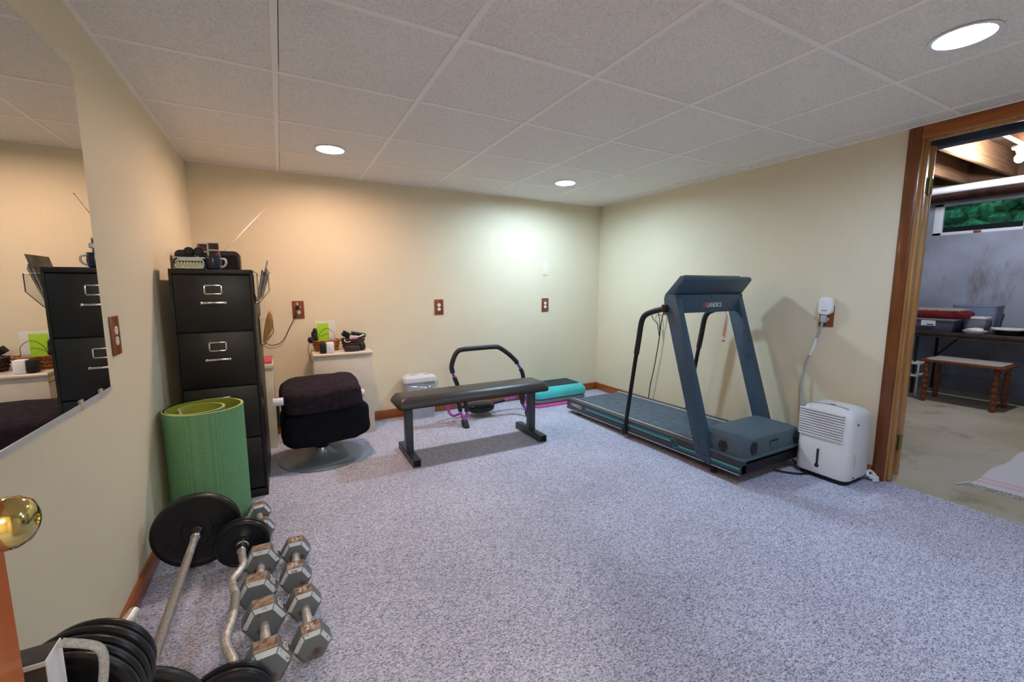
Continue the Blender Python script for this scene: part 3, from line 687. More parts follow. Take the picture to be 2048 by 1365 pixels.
# outer turn, then slides left into a smaller inner coil
def rr(u): return .168 if u < .5 else .168-(u-.5)*2*.112
cxf = lambda u: .183 if u < .5 else .183-(u-.5)*2*.045
cyf = lambda u: -1.372 if u < .5 else -1.372-(u-.5)*2*.02
b = spiral_band(rr, math.radians(100), math.radians(100+360*2.3), 200, .001, .618, .012, cxf, cyf)
def matgreen():
    m = mat('green_textured_foam', (92, 150, 100), rough=.8, spec=.25)
    nt = m.node_tree; N = nt.nodes; L = nt.links; bs = N['Principled BSDF']
    tc = N.new('ShaderNodeTexCoord'); v = N.new('ShaderNodeTexVoronoi'); v.inputs['Scale'].default_value = 160; v.inputs['Randomness'].default_value = .25
    L.new(tc.outputs['Object'], v.inputs['Vector'])
    r = N.new('ShaderNodeValToRGB'); r.color_ramp.elements[0].position = .1; r.color_ramp.elements[1].position = .75
    r.color_ramp.elements[0].color = lin((122, 166, 128))+(1,); r.color_ramp.elements[1].color = lin((84, 134, 90))+(1,)
    L.new(v.outputs['Distance'], r.inputs[0]); L.new(r.outputs[0], bs.inputs['Base Color'])
    bp = N.new('ShaderNodeBump'); bp.inputs['Strength'].default_value = .5; bp.inputs['Distance'].default_value = .002; bp.invert = True
    L.new(v.outputs['Distance'], bp.inputs['Height']); L.new(bp.outputs[0], bs.inputs['Normal'])
    return m
M_mg = matgreen()
b.build('rolled_foam', [M_mg, M_matlime, M_matedge], t, ang=60)

# ------------------------------------------------------------------ flat bench
t = thing('weight_bench', 'flat weight bench with black vinyl pad on grey steel legs', 'bench', (1.8, -1.0, 0))
b = MB()
def pad(b, x0, x1, y0, y1, z0, z1):
    # crowned vinyl pad: stacked rounded rings
    pr = [(0, z0, .0), (.0, z0+.012, .0), (.004, z0+.024, .004), (.014, z0+.040, .014), (.032, z1-.006, .03), (.06, z1, .055)]
    b.rings([[(x, y, z) for x, y in rrect(x0+i*.9, y0+j, x1-i*.9, y1-j, .022, 4)] for i, z, j in pr])
pad(b, 1.205, 2.405, -1.142, -.868, .395, .462); b.build('pad', M_benchvinyl, t, ang=50)
MB().box((1.215, -1.13, .384), (2.395, -.88, .3948), bevel=.002).build('pad_board', M_rubber, t)
MB().box((1.26, -1.02, .368), (2.36, -.99, .3838), bevel=.003).build('spine_tube', M_frame, t)
for x in (1.30, 2.31):
    lg = MB().box((x-.026, -1.035, .05), (x+.026, -.975, .384), bevel=.003).build('leg', M_frame, t)
    ft = MB()
    y0, y1, w, hh, th = -1.205, -.795, .027, .05, .003
    ft.box((x-w, y0, 0), (x+w, y1, th)).box((x-w, y0, hh-th), (x+w, y1, hh)).box((x-w, y0, 0), (x-w+th, y1, hh)).box((x+w-th, y0, 0), (x+w, y1, hh)).box((x-w+th, y0+.02, th), (x+w-th, y1-.02, hh-th), m=1)
    ft.build('foot', [M_frame, M_rubber], t)

# ------------------------------------------------------------------ slim bin
t = thing('waste_bin', 'grey plastic bin with pale lid and wire handle behind the bench', 'bin', (1.64, -.09, 0))
b = MB(); b.rings([[(x, y, z) for x, y in rrect(1.495+d, -.165+d*.3, 1.785-d, -.022, .03, 5)] for z, d in ((0, .018), (.02, .014), (.33, .002), (.345, .0))]); b.build('bin_body', M_binsil, t)
b = MB(); b.rings([[(x, y, z) for x, y in rrect(1.485+d, -.172+d, 1.795-d, -.017-d*.3, .034, 5)] for z, d in ((.346, 0), (.372, .002), (.385, .006), (.402, .03), (.408, .045))]); b.build('bin_lid', M_binlid, t)
for x in (1.555, 1.685): MB().box((x, -.112, .4075), (x+.065, -.1, .4095)).build('lid_slot', M_slot, t)
MB().tube([(1.479, -.09, .352), (1.476, -.13, .335), (1.49, -.178, .325), (1.56, -.186, .318), (1.64, -.187, .30), (1.70, -.187, .298), (1.73, -.186, .315), (1.79, -.178, .318), (1.806, -.13, .335), (1.803, -.09, .345)], .003, 6, smooth=5).build('wire_handle', M_chrome, t)

# ------------------------------------------------------------------ ab roller
t = thing('ab_roller', 'purple tubed ab roller with black foam grips behind the bench', 'ab roller', (2.2, -.45, 0))
Mp = M_purple
hb = [(1.825, -.50, .475), (1.815, -.50, .53), (1.835, -.50, .60), (1.87, -.50, .655), (1.92, -.50, .672), (2.08, -.50, .675), (2.22, -.50, .675), (2.275, -.50, .665), (2.37, -.50, .60), (2.445, -.50, .53), (2.46, -.50, .505)]
MB().tube(hb, .021, 14, smooth=6).build('handle_grip', M_foam, t)
for sg, x in ((-1, 1.905), (1, 2.545)):
    up = [(1.822, -.50, .485), (1.835, -.50, .44), (1.86, -.50, .38), (1.872, -.50, .30), (1.872, -.50, .21), (1.885, -.53, .11), (1.905, -.568, .045)] if sg < 0 else \
         [(2.455, -.50, .515), (2.485, -.50, .47), (2.515, -.50, .42), (2.528, -.50, .36), (2.525, -.50, .22), (2.518, -.52, .12), (2.540, -.565, .045)]
    MB().tube(up, .0125, 12, smooth=6).build('side_tube', Mp, t)
    MB().tube([(1.838, -.50, .432), (1.862, -.50, .372), (1.872, -.50, .31), (1.872, -.50, .21), (1.882, -.522, .13)] if sg < 0 else
              [(2.497, -.50, .45), (2.52, -.50, .40), (2.528, -.50, .34), (2.525, -.50, .22), (2.518, -.515, .135)], .0195, 14, smooth=6).build('arm_grip', M_foam, t)
    MB().tube([(x+.0, -.568, .045), (x+.035*-sg, -.525, .10), (x+.04*-sg, -.49, .20), (x+.04*-sg, -.46, .30)], .0115, 10, smooth=6).build('side_tube', Mp, t)
    MB().tube([(x+.036*-sg, -.52, .115), (x+.04*-sg, -.49, .20), (x+.04*-sg, -.46, .29)], .0185, 12, smooth=4).build('arm_grip', M_foam, t)
    MB().tube([(x-.03*-sg, -.50, .10), (x-.065*-sg, -.45, .075), (x-.085*-sg, -.40, .10), (x-.08*-sg, -.36, .16), (x-.05*-sg, -.34, .175), (x-.02*-sg, -.33, .15), (x+.01*-sg, -.31, .115)], .0115, 10, smooth=6).build('rocker_tube', Mp, t)
    f = MB(); f.prism([(-.625, .0), (-.555, .0), (-.535, .03), (-.545, .066), (-.575, .06), (-.605, .022)], 'x', x-.024, x+.024, bevel=.006); f.build('foot', M_rubber, t)
MB().tube([(1.915, -.31, .115), (1.98, -.31, .105), (2.12, -.31, .095), (2.28, -.31, .10), (2.43, -.31, .112), (2.535, -.31, .115)], .0115, 10, smooth=5).build('cross_tube', Mp, t)
MB().tube([(1.96, -.31, .107), (2.12, -.31, .095), (2.28, -.31, .10), (2.42, -.31, .111)], .018, 12, smooth=5).build('cross_grip', M_foam, t)
MB().soft((2.16, -.325, .085), (.27, .19, .105), p=2.6, amp=.002, nu=36, nv=20).build('headrest', mat('glossy_black_pad', (20, 24, 34), rough=.22), t)

# ------------------------------------------------------------------ aerobic step stack
def stack_piece(name, x0, x1, y0, y1, z0, z1, m, label, cat):
    b = MB(); h = z1-z0
    b.rings([[(x, y, z) for x, y in rrect(x0+d, y0+d, x1-d, y1-d, .05, 5)] for z, d in ((z0, .006), (z0+.006, .0), (z0+h*.5, .0), (z1-.012, .006), (z1, .018))])
    return tag(b.build(name, m), label, cat)
stack_piece('step_riser', 2.745, 3.365, -.392, -.07, 0, .040, M_steppink, 'pink step riser at the bottom of the aerobic step', 'step riser')
stack_piece('step_riser', 2.745, 3.37, -.390, -.068, .0405, .083, M_stepgrey, 'grey step riser between the pink riser and aqua platform', 'step riser')
t = thing('aerobic_step', 'aqua aerobic step platform with dark top, uppermost of its stack', 'aerobic step', (3.06, -.22, .0835))
b = MB(); b.rings([[(x, y, z) for x, y in rrect(2.75+d, -.388+d, 3.385-d, -.04-d, .05, 5)] for z, d in ((.0835, .006), (.09, .0), (.135, .0), (.165, .014), (.192, .045), (.197, .055))]); b.build('platform', M_stepteal, t)
MB().prism(rrect(2.86, -.338, 3.315, -.085, .02), 'z', .1962, .1995).build('top_mat', M_stepmat, t)

# ------------------------------------------------------------------ treadmill
t = thing('treadmill', 'slate blue treadmill with tall console frame along the right wall', 'treadmill', (3.3, -1.5, 0))
TX0, TX1 = 2.955, 3.66
ya, yb = -2.415, -.615
def zline(y, z_r, z_f): u = (y-yb)/(ya-yb); return z_r+(z_f-z_r)*u
bot = lambda y: zline(y, .034, .066); topz = lambda y: zline(y, .131, .160)
def side_rail(x0, x1, mats, deco):
    b = MB(); b.prism([(ya, bot(ya)), (yb, bot(yb)), (yb, topz(yb)), (ya, topz(ya))], 'x', x0, x1, bevel=.003)
    if deco:
        xo = x0-.0012
        def strip(y0, y1, o0, o1, m):
            b.prism([(y0, bot(y0)+o0), (y1, bot(y1)+o0), (y1, bot(y1)+o1), (y0, bot(y0)+o1)], 'x', xo, x0+.001, m=m)
        strip(-.90, -1.88, .062, .078, 1); strip(-.90, -1.88, .056, .061, 2)
        strip(-1.95, -2.41, .026, .040, 1); strip(-1.95, -2.41, .041, .046, 2)
        strip(-.62, -2.41, .001, .006, 3)
        # linked-arrow emblem where the two stripes meet
        for dy, dz, s in ((-1.905, .062, 1), (-1.925, .042, -1)):
            cz = bot(dy)+dz
            pts = [(xo, dy+.024*math.cos(a), cz+.02*math.sin(a)) for a in [s*(.2+.25*i) for i in range(16)]]
            b.tube(pts, .0042, 6, m=1)
        Mt = Matrix(((0, 0, -1, x0), (-1, 0, 0, -.685), (0, 1, 0, .082), (0, 0, 0, 1)))
        b.text('LANDICE', .044, Mt @ Matrix.Rotation(math.radians(-.8), 4, 'Z'), .0008, 4, .86)
        for i in range(3): b.box((xo, -.665-.0, .082+i*.011), (x0, -.683, .090+i*.011), m=5)
    return b
side_rail(TX0, TX0+.058, None, True).build('side_rail', [M_tread2, M_teal, M_lime, M_alu, M_white2, M_red], t)
side_rail(TX1-.058, TX1, None, False).build('side_rail', [M_tread2], t)
b = MB(); b.prism([(ya+.3, topz(ya+.3)-.002), (yb-.03, topz(yb-.03)-.002), (yb+.0, topz(yb)-.02), (yb+.01, topz(yb)-.045), (yb, topz(yb)-.07), (ya+.3, topz(ya+.3)-.06)], 'x', TX0+.075, TX1-.075, bevel=.003); b.build('running_belt', M_belt, t)
for xx in (TX0+.059, TX1-.074):
    MB().prism([(ya+.3, topz(ya+.3)-.004), (yb-.01, topz(yb)-.004), (yb-.01, topz(yb)+.002), (ya+.3, topz(ya+.3)+.002)], 'x', xx, xx+.014).build('deck_edge', M_alu, t)
MB().box((TX0+.01, ya+.0, bot(ya)+.002), (TX1-.01, ya+.30, .13), bevel=.004).build('motor_tray', M_black, t)
b = MB(); pr = [(.135, 0), (.15, 0), (.235, .006), (.262, .018), (.276, .05)]
b.rings([[(x, y, z) for x, y in rrect(TX0+.026+d, ya+.012+d, TX1-.026-d, ya+.34-d*.6, .03, 5)] for z, d in pr])
b.rings([[(x, y, z) for x, y in rrect(TX0+.008-d, ya-.002-d, TX1-.008+d, ya+.34, .02, 4)] for z, d in ((.150, .002), (.156, .004), (.163, 0), (.165, -.006))], m=1)
def slots_face(b, n, c, ax, w, hgt, rows, pos):
    for i in range(rows):
        z = c[2]+(i-(rows-1)/2)*hgt; ww = w*math.sqrt(max(.15, 1-((i-(rows-1)/2)/(rows/2))**2))
        if ax == 'x': b.box((pos-.002, c[1]-ww/2, z-.003), (pos+.002, c[1]+ww/2, z+.003), m=2)
        else: b.box((c[0]-ww/2, pos-.002, z-.003), (c[0]+ww/2, pos+.002, z+.003), m=2)
slots_face(b, 0, (0, -2.27, .205), 'x', .062, .012, 6, TX0+.0275)
slots_face(b, 0, (3.10, 0, .21), 'y', .07, .012, 7, ya+.0135); slots_face(b, 0, (3.56, 0, .21), 'y', .07, .012, 7, ya+.0135)
b.box((3.27, ya+.0105, .18), (3.36, ya+.0145, .23), bevel=.002, m=0); b.box((3.275, ya+.009, .225), (3.355, ya+.0125, .233), m=2)
b.build('motor_hood', [M_hood, M_hood, M_rubber], t)
MB().box((TX0+.06, ya+.345, .155), (TX1-.06, ya+.375, .168), bevel=.004).prism([(TX0+.075, ya+.34), (TX0+.16, ya+.34), (TX0+.075, ya+.48)], 'z', .153, .160).prism([(TX1-.075, ya+.34), (TX1-.16, ya+.34), (TX1-.075, ya+.48)], 'z', .153, .160).build('hood_lip', M_hood, t)
# inclined console posts
def post(x0, x1):
    b = MB(); b.prism([(-2.105, .085), (-2.205, .06), (-2.215, .085), (-1.872, 1.158), (-1.80, 1.158), (-1.775, 1.12)], 'x', x0, x1, bevel=.004); return b
for x0, x1, s in ((TX0-.014, TX0+.042, -1), (TX1-.042, TX1+.014, 1)):
    b = post(x0, x1); xo = x0 if s < 0 else x1
    for y, z in ((-2.12, .12), (-2.185, .075), (-2.12, .20), (-2.17, .115)): b.cyl((xo-.0015, y, z), (xo+.0015, y, z), .006, seg=10, m=1)
    b.build('console_post', [M_tread, M_rubber], t)
b = MB(); b.prism([(-1.868, 1.03), (-1.882, 1.03), (-1.882, 1.158), (-1.868, 1.158)], 'x', TX0+.006, TX1+.006, bevel=.002)
for x in (TX0+.025, (TX0+TX1)/2, TX1-.015):
    b.cyl((x, -1.8835, 1.147), (x, -1.881, 1.147), .0065, seg=10, m=1)
    if abs(x-3.3) > .1: b.cyl((x, -1.8835, 1.043), (x, -1.881, 1.043), .0065, seg=10, m=1)
Mt = Matrix(((1, 0, 0, 3.262), (0, 0, -1, -1.8822), (0, 1, 0, 1.067), (0, 0, 0, 1)))
b.text('LANDICE', .047, Mt, .0008, 2, .84)
for i in range(4): b.box((3.222+.0, -1.8832, 1.067+i*.009), (3.258, -1.8815, 1.0735+i*.009), m=3)
b.build('console_panel', [M_tread, M_rubber, M_white2, M_red], t)
b = MB(); b.prism([(-1.866, 1.155), (-1.945, 1.262), (-1.935, 1.283), (-1.90, 1.288), (-1.775, 1.16), (-1.765, 1.125), (-1.80, 1.11)], 'x', TX0-.004, TX1+.012, bevel=.004)
b.build('console', M_tread, t)
MB().prism([(-1.89, 1.289), (-1.79, 1.186), (-1.786, 1.19), (-1.886, 1.293)], 'x', TX0+.05, TX1-.05).build('display_panel', M_rubber, t)
for xx, s in ((TX0-.012, -1), (TX1-.006, 1)):
    hr = MB(); z0 = .045
    hr.tube([(xx, -1.425, z0), (xx, -1.445, .16), (xx, -1.515, .62), (xx, -1.548, .82)], .0155, 14)
    hr.cyl((xx, -1.44, .03), (xx, -1.42, .075), .021, seg=14)
    h = hr.build('handrail', M_black, t)
    MB().tube([(xx, -1.528, .70), (xx, -1.548, .82), (xx, -1.562, .915), (xx, -1.575, .965), (xx, -1.60, 1.0), (xx, -1.65, 1.025), (xx, -1.72, 1.045), (xx, -1.785, 1.06)], .0205, 14, smooth=5).build('foam_grip', M_foam, h)
    MB().box((xx-.022, -1.815, 1.035), (xx+.022, -1.775, 1.088), bevel=.004).build('handrail_bracket', M_rubber, t)
for y in (-.75, -2.2):
    for xx in (TX0+.05, TX1-.05): MB().cyl((xx, y, 0), (xx, y, bot(y)+.01), .022, seg=16).build('foot', M_rubber, t)
# coiled red safety tether hanging from the console
t2 = thing('safety_tether', 'coiled red safety cord hanging from the treadmill console', 'cord', (3.54, -1.84, 1.03))
pts = [(3.527, -1.845, 1.03), (3.532, -1.845, 1.015)]
for i in range(110):
    u = i/110; a = u*2*PI*15; rr_ = .005+.007*min(1, u*1.6)
    pts.append((3.55-.022*u+rr_*math.cos(a), -1.845+rr_*math.sin(a), 1.0-.165*(u**.85)))
pts += [(3.527, -1.845, .828), (3.522, -1.845, .81)]
MB().tube(pts, .0019, 5).build('coil', M_red, t2)
MB().box((3.508, -1.85, .797), (3.538, -1.84, .806), bevel=.002).build('pull_clip', M_red, t2)
CORDS.append(('treadmill', [(3.52, -2.41, .06), (3.56, -2.46, .012), (3.55, -2.52, .009), (3.46, -2.50, .008), (3.40, -2.44, .008), (3.36, -2.38, .012)], .006, M_rubber, None))

# ------------------------------------------------------------------ dehumidifier
t = thing('dehumidifier', 'white dehumidifier with slatted front between treadmill and doorway', 'dehumidifier', (3.64, -2.585, 0))
b = MB()
DX0, DX1, DYa, DYb = 3.495, 3.775, -2.738, -2.432
def deh_ring(z, d, f=0): return [(x, y, z) for x, y in rrect(DX0+d+f, DYa+d, DX1-d, DYb-d, .045, 6)]
b.rings([deh_ring(.028, .012), deh_ring(.034, .004), deh_ring(.06, .0), deh_ring(.40, .004, .006), deh_ring(.43, .008, .010), deh_ring(.453, .022, .012), deh_ring(.468, .05, .012), deh_ring(.472, .075, .012)])
b.build('shell', M_white, t)
MB().prism(rrect(DX0+.02, DYa+.02, DX1-.02, DYb-.02, .04), 'z', .001, .03).build('base', M_rubber, t)
g = MB(); n = 11
for i in range(n):
    z = .268+i*.0162
    g.box((DX0-.0015+.000015*z, DYa+.042, z), (DX0+.012, DYb-.012, z+.0119), bevel=.002)
g.box((DX0+.004, DYa+.044, .270), (DX0+.011, DYb-.014, .441), m=1)
g.build('grille', [M_white, M_grille], t)
MB().box((DX0-.0012, -2.575, .085), (DX0+.004, -2.562, .195), bevel=.005).cyl((DX0-.0015, -2.5685, .085), (DX0+.004, -2.5685, .085), .013, seg=18).build('level_window', M_grille, t)
MB().prism([(y, x) for x, y in []] or [(DX0+.065, DYb-.05), (DX0+.095, DYb-.11), (DX0+.105, -2.585), (DX0+.095, DYa+.11), (DX0+.065, DYa+.05), (DX0+.078, DYa+.11), (DX0+.08, -2.585), (DX0+.078, DYb-.11)], 'z', .466, .4735).build('control_panel', mat('grey_panel', (168, 176, 180), rough=.4), t)
MB().box((DX0+.083, -2.6, .473), (DX0+.102, -2.572, .4745)).build('display', M_rubber, t)
for z in (.385, .05): MB().cyl((3.575, DYa-.001, z), (3.575, DYa+.003, z), .006, seg=10).build('screw_hole', M_slot, t)
MB().box((3.567, DYa-.001, .11), (3.577, DYa+.003, .20), bevel=.002).build('side_grip', mat('pale_grey_plastic', (190, 194, 200), rough=.5), t)  # grip strip is plain pale grey plastic
b = MB(); b.soft((3.775, -2.762, .022), (.055, .05, .03), p=3, amp=.006, fr=30, nu=20, nv=10); b.tube([(3.74, -2.745, .03), (3.765, -2.735, .055), (3.79, -2.745, .05), (3.80, -2.765, .022), (3.77, -2.785, .012), (3.735, -2.775, .010)], .008, 8, smooth=5)
o = b.build('crumpled_bag', M_white); tag(o, 'crumpled white plastic bag on carpet beside the door casing', 'bag')

# ------------------------------------------------------------------ weights along the left wall
def plate(b, c, r, th, hub=.035, hole=.014, m=0, ax=Vector((0, 1, 0)), lip=.026):
    # iron disc with raised rim and hub, axis along ax
    prof = [(hole, -th/2), (hub, -th/2), (hub+.004, -th/2+.006), (hub+.012, -th*.28), (r-lip-.014, -th*.28), (r-lip, -th/2+.002), (r-lip+.004, -th/2), (r-.012, -th/2), (r-.003, -th*.36), (r, -th*.15),
            (r, th*.15), (r-.003, th*.36), (r-.012, th/2), (r-lip+.004, th/2), (r-lip, th/2-.002), (r-lip-.014, th*.28), (hub+.012, th*.28), (hub+.004, th/2-.006), (hub, th/2), (hole, th/2)]
    q = ax.to_track_quat('Z', 'X').to_matrix().to_4x4()
    rings = [[Vector(c)+q @ Vector((rr_*math.cos(2*PI*k/56), rr_*math.sin(2*PI*k/56), z)) for k in range(56)] for rr_, z in prof]
    b.rings(rings, m, closed=True)
BX, BZ = .178, .166
t = thing('barbell', 'straight chrome barbell with one big black iron plate per end', 'barbell', (BX, -2.27, 0))
b = MB(); b.tube([(BX, -1.62, BZ), (BX, -2.93, BZ)], .0142, 20); b.build('bar', M_steel, t)
MB().tube([(BX, -1.97, BZ), (BX, -2.50, BZ)], .0148, 20).build('knurled_grip', M_knurl, t)
for y, s in ((-1.765, 1), (-2.745, -1)):
    b = MB(); plate(b, (BX, y, BZ), .165, .032, hub=.055)
    if s > 0:
        Mt = Matrix(((1, 0, 0, BX), (0, 0, -1, y-.0088), (0, 1, 0, BZ), (0, 0, 0, 1)))
        for i in range(9):
            a = math.radians(200+i*16)
            Mi = Mt @ Matrix.Rotation(a+PI/2, 4, 'Z') @ Matrix.Translation((-.006, -.112, 0))
            b.box((0, 0, -.001), (.010, .018, .0022), bevel=.001, M=Mi)
    b.build('weight_plate', M_iron, t)
    MB().lathe([(.015, 0), (.024, 0), (.026, .008), (.022, .016), (.0205, .045), (.018, .05), (.015, .05)], (BX, y-.018*s, BZ), 24, 0, Matrix.Rotation(PI/2*s, 4, 'X')).build('collar', M_chrome, t)
# EZ curl bar
EX, EZ = .357, .106
t = thing('curl_bar', 'zigzag chrome curl bar with small black plates at both ends', 'curl bar', (EX, -2.3, 0))
zz = [(.345, -1.80), (.349, -1.93), (.354, -1.985), (.360, -2.03), (.345, -2.08), (.330, -2.12), (.337, -2.17), (.348, -2.215), (.350, -2.27), (.350, -2.32), (.346, -2.37), (.338, -2.42), (.341, -2.46), (.356, -2.51), (.368, -2.545), (.370, -2.60), (.374, -2.80)]
P = spline([Vector((x, y, EZ)) for x, y in zz], 5)
MB().tube(P, .0145, 16).build('bar', M_steel, t)
MB().tube(spline([Vector((x, y, EZ)) for x, y in zz[7:10]], 5), .0151, 16).build('knurled_grip', M_knurl, t)
for y, x, s in ((-1.862, .346, 1), (-1.832, .345, 1), (-2.679, .371, -1), (-2.705, .372, -1)):
    b = MB(); plate(b, (x, y, EZ+.0), .105, .022, hub=.03, lip=.016); b.build('weight_plate', M_vinyl, t)
for y, x, s in ((-1.875, .347, 1), (-2.66, .371, -1)):
    MB().lathe([(.015, 0), (.023, 0), (.024, .008), (.0195, .014), (.0185, .05), (.015, .052)], (x, y, EZ), 24, 0, Matrix.Rotation(PI/2*s, 4, 'X')).build('collar', M_chrome, t)
# short plate-loaded peg of the corner rack
t = thing('plate_stand', 'steel bar end behind the stack of five iron plates by left wall', 'weight stand', (.19, -3.02, 0))
PXc, PZc = .168, .397
ax = Vector((.15, .989, 0)).normalized()
KS = .93
CAMP = Vector((.559, -3.941, 1.2115))
P0 = CAMP+(Vector((PXc, -2.717, PZc))-CAMP)*KS
MB().box((.10, -3.04, 0), (.28, -2.90, .012), bevel=.003).build('base', M_black, t)
MB().box((.168, -3.02, .012), (.20, -2.99, .475), bevel=.003).build('post', M_black, t)
MB().cyl(P0-ax*.25, P0+ax*.09, .0125, seg=18).build('peg', M_steel, t)
for s_, r_ in ((.066, .106), (.099, .116), (.127, .118), (.152, .120), (.178, .124)):
    s0 = s_; s_, r_ = s_*KS, r_*KS
    c = P0-ax*s_
    o_ = MB(); plate(o_, (0, 0, 0), r_, .021, hub=.03, ax=ax, lip=.018)
    bmesh.ops.translate(o_.bm, vec=c, verts=o_.bm.verts)
    o = o_.build('weight_plate', M_iron)
    lab = {.066: 'smallest and rearmost black plate of the five-plate stack by left wall', .099: 'black plate second from the rear of the five-plate stack', .127: 'middle black plate of the five-plate stack by the left wall', .152: 'black plate second from the front of the five-plate stack', .178: 'front black plate of the five-plate stack, behind grey fleece band'}[s0]
    tag(o, lab, 'weight plate', 'iron plates of the five-plate stack')
# dark box with white side and fleece band
t = thing('panelled_box', 'dark box with white side panel and grey fleece band beside plates', 'box', (.11, -2.975, 0))
MB().box((.045, -3.094, 0), (.2095, -3.045, .647), bevel=.002).build('box_body', mat('dark_panel', (74, 70, 72), rough=.5), t)
MB().box((.2098, -3.094, 0), (.2118, -3.045, .649)).box((.045, -3.0965, .642), (.2118, -3.0943, .649)).build('white_panel', M_white, t)
MB().tube([(.2165, -3.06, .65), (.241, -3.06, .637), (.258, -3.06, .624), (.2635, -3.06, .606), (.262, -3.06, .58), (.256, -3.06, .54), (.25, -3.06, .48)], .0065, 10, smooth=6).build('fleece_band', M_cloth, t)
# hex dumbbells
def dumbbell(label, pa, pb, F, L, txt=None, txt2=None, side_txt=None):
    pa, pb = Vector((pa[0], pa[1], F/2)), Vector((pb[0], pb[1], F/2))
    c = (pa+pb)/2; d = (pa-pb).normalized()
    t = thing('hex_dumbbell', label, 'dumbbell', (c.x, c.y, 0), 'hex dumbbells on the carpet')
    MB().tube([pa-d*L*.3, (pa*2+pb)/3, c, (pa+2*pb)/3, pb+d*L*.3], lambda u: .0135+.0025*math.sin(PI*u), 16).build('handle', M_steel, t)
    u = Vector((0, 0, 1)); w = u.cross(d); R = F/math.sqrt(3); 
    for h, s in ((pa, 1), (pb, -1)):
        b = MB(); rings = []
        for off, k in ((-L/2, .76), (-L/2+.014, 1), (L/2-.014, 1), (L/2, .76)):
            ring = []
            for i in range(6):
                a = PI/6*0+i*PI/3
                ring.append(h+d*s*off+(w*math.cos(a)+u*math.sin(a))*R*k)
            rings.append(ring)
        b.rings(rings); bmesh.ops.recalc_face_normals(b.bm, faces=b.bm.faces)
        for f in b.bm.faces:
            f.normal_update()
            nz = f.normal.z; al = abs(f.normal.dot(d))
            if al < .1 and nz > .9: f.material_index = 1
            elif .1 < al < .9 and nz > .3: f.material_index = 2
        es = [e for e in b.bm.edges]
        bmesh.ops.bevel(b.bm, geom=es, offset=.0018, segments=2, profile=.5, affect='EDGES')
        # raised numerals on the top flat and on the right flat
        def face_text(tx, nrm, sz):
            nrm = nrm.normalized(); xa = w if w.x > 0 else -w
            if abs(nrm.z) < .9: 
                ya_ = d if d.y > 0 else -d; xa = ya_.cross(nrm); 
                xa = -(d if d.y > 0 else -d); ya_ = nrm.cross(xa)
            else: ya_ = nrm.cross(xa)
            Mt = Matrix((xa, ya_, nrm)).transposed().to_4x4(); Mt.translation = h+nrm*(F/2-.0002)
            b.text(tx, sz, Mt @ Matrix.Translation((-sz*.58, -sz*.34, 0)), .0014, 3)
        if txt: face_text(txt, u, F*.30)
        if side_txt:
            wr = w if w.x > 0 else -w
            face_text(side_txt, (wr*math.cos(PI/6)+u*math.sin(PI/6)), F*.34)
        b.build('head', [M_hex, M_rust, M_bev, M_emb], t, ang=20)
dumbbell('small grey hex dumbbell standing against the green mat', (.388, -1.475), (.408, -1.66), .098, .068)
dumbbell('rust-topped grey hex dumbbell beside the far curl bar plate', (.420, -1.957), (.412, -2.163), .12, .078, None, None, '30')
dumbbell('grey hex dumbbell farther away in the right row of two', (.548, -1.93), (.542, -2.125), .103, .076, '25')
dumbbell('rust-topped grey hex dumbbell touching the near curl bar plate', (.438, -2.325), (.452, -2.535), .12, .080, None, None, '50')
dumbbell('grey hex dumbbell marked 25, nearer one in the right row of two', (.565, -2.297), (.579, -2.502), .103, .076, '25')

# ------------------------------------------------------------------ things in the utility room
t = thing('turned_stool', 'low wooden stool with bobbin-turned legs and oatmeal pad', 'stool', (6.79, -2.32, ZU))
MB().box((6.60, -2.64, .415), (7.0, -2.0, .437), bevel=.006).build('seat', M_stoolw, t)
MB().prism(rrect(6.615, -2.61, 6.985, -2.05, .04), 'z', .4372, .452, bevel=.004).build('pad', M_cushion, t)
for x, y in ((6.635, -2.065), (6.955, -2.062), (6.64, -2.58), (6.965, -2.579)):
    prof = [(.016, 0)]
    for i in range(7):
        z = .005+i*.0605
        prof += [(.016, z), (.024, z+.014), (.0275, z+.03), (.024, z+.046), (.016, z+.058)]
    prof += [(.024, .429)]
    MB().lathe(prof, (x, y, ZU), 18).build('leg', M_stoolw, t, ang=60)
t = thing('folding_table', 'long dark folding table against the concrete wall', 'table', (7.3, -2.5, ZU))
MB().box((6.92, -3.5, .685), (7.6, -1.55, .715), bevel=.004).build('tabletop', M_tablew, t)
MB().box((6.93, -3.48, .655), (6.95, -1.57, .685)).box((7.57, -3.48, .655), (7.59, -1.57, .685)).build('apron', M_tablew, t)
for y in (-1.85, -3.2):
    for x in (6.98, 7.54):
        MB().tube([(x, y, ZU), (x, y, .66)], .014, 12).build('leg', M_rubber, t)
    MB().tube([(7.26, y, .30), (7.26, y-.28 if y > -2.5 else y+.28, .66)], .008, 8).build('brace', M_rubber, t)
zt2 = .7155
def tub(name, x0, x1, y0, y1, z0, z1, mb, ml, label):
    t = thing(name, label, 'storage tub', ((x0+x1)/2, (y0+y1)/2, z0))
    b = MB(); b.rings([[(x, y, z) for x, y in rrect(x0+d, y0+d, x1-d, y1-d, .03, 4)] for z, d in ((z0, .025), (z0+.008, .02), (z1-.02, .004))]); b.build('tub_body', mb, t)
    b = MB(); b.rings([[(x, y, z) for x, y in rrect(x0+d, y0+d, x1-d, y1-d, .03, 4)] for z, d in ((z1-.02, 0), (z1-.004, -.002), (z1, .006))]); b.build('tub_lid', ml, t)
    return t
tb = tub('storage_tub', 6.97, 7.32, -2.14, -1.74, zt2, .865, mat('smoky_tub_plastic', (110, 116, 138), rough=.2, alpha=.75), M_white, 'smoky clear storage tub under the red cloth')
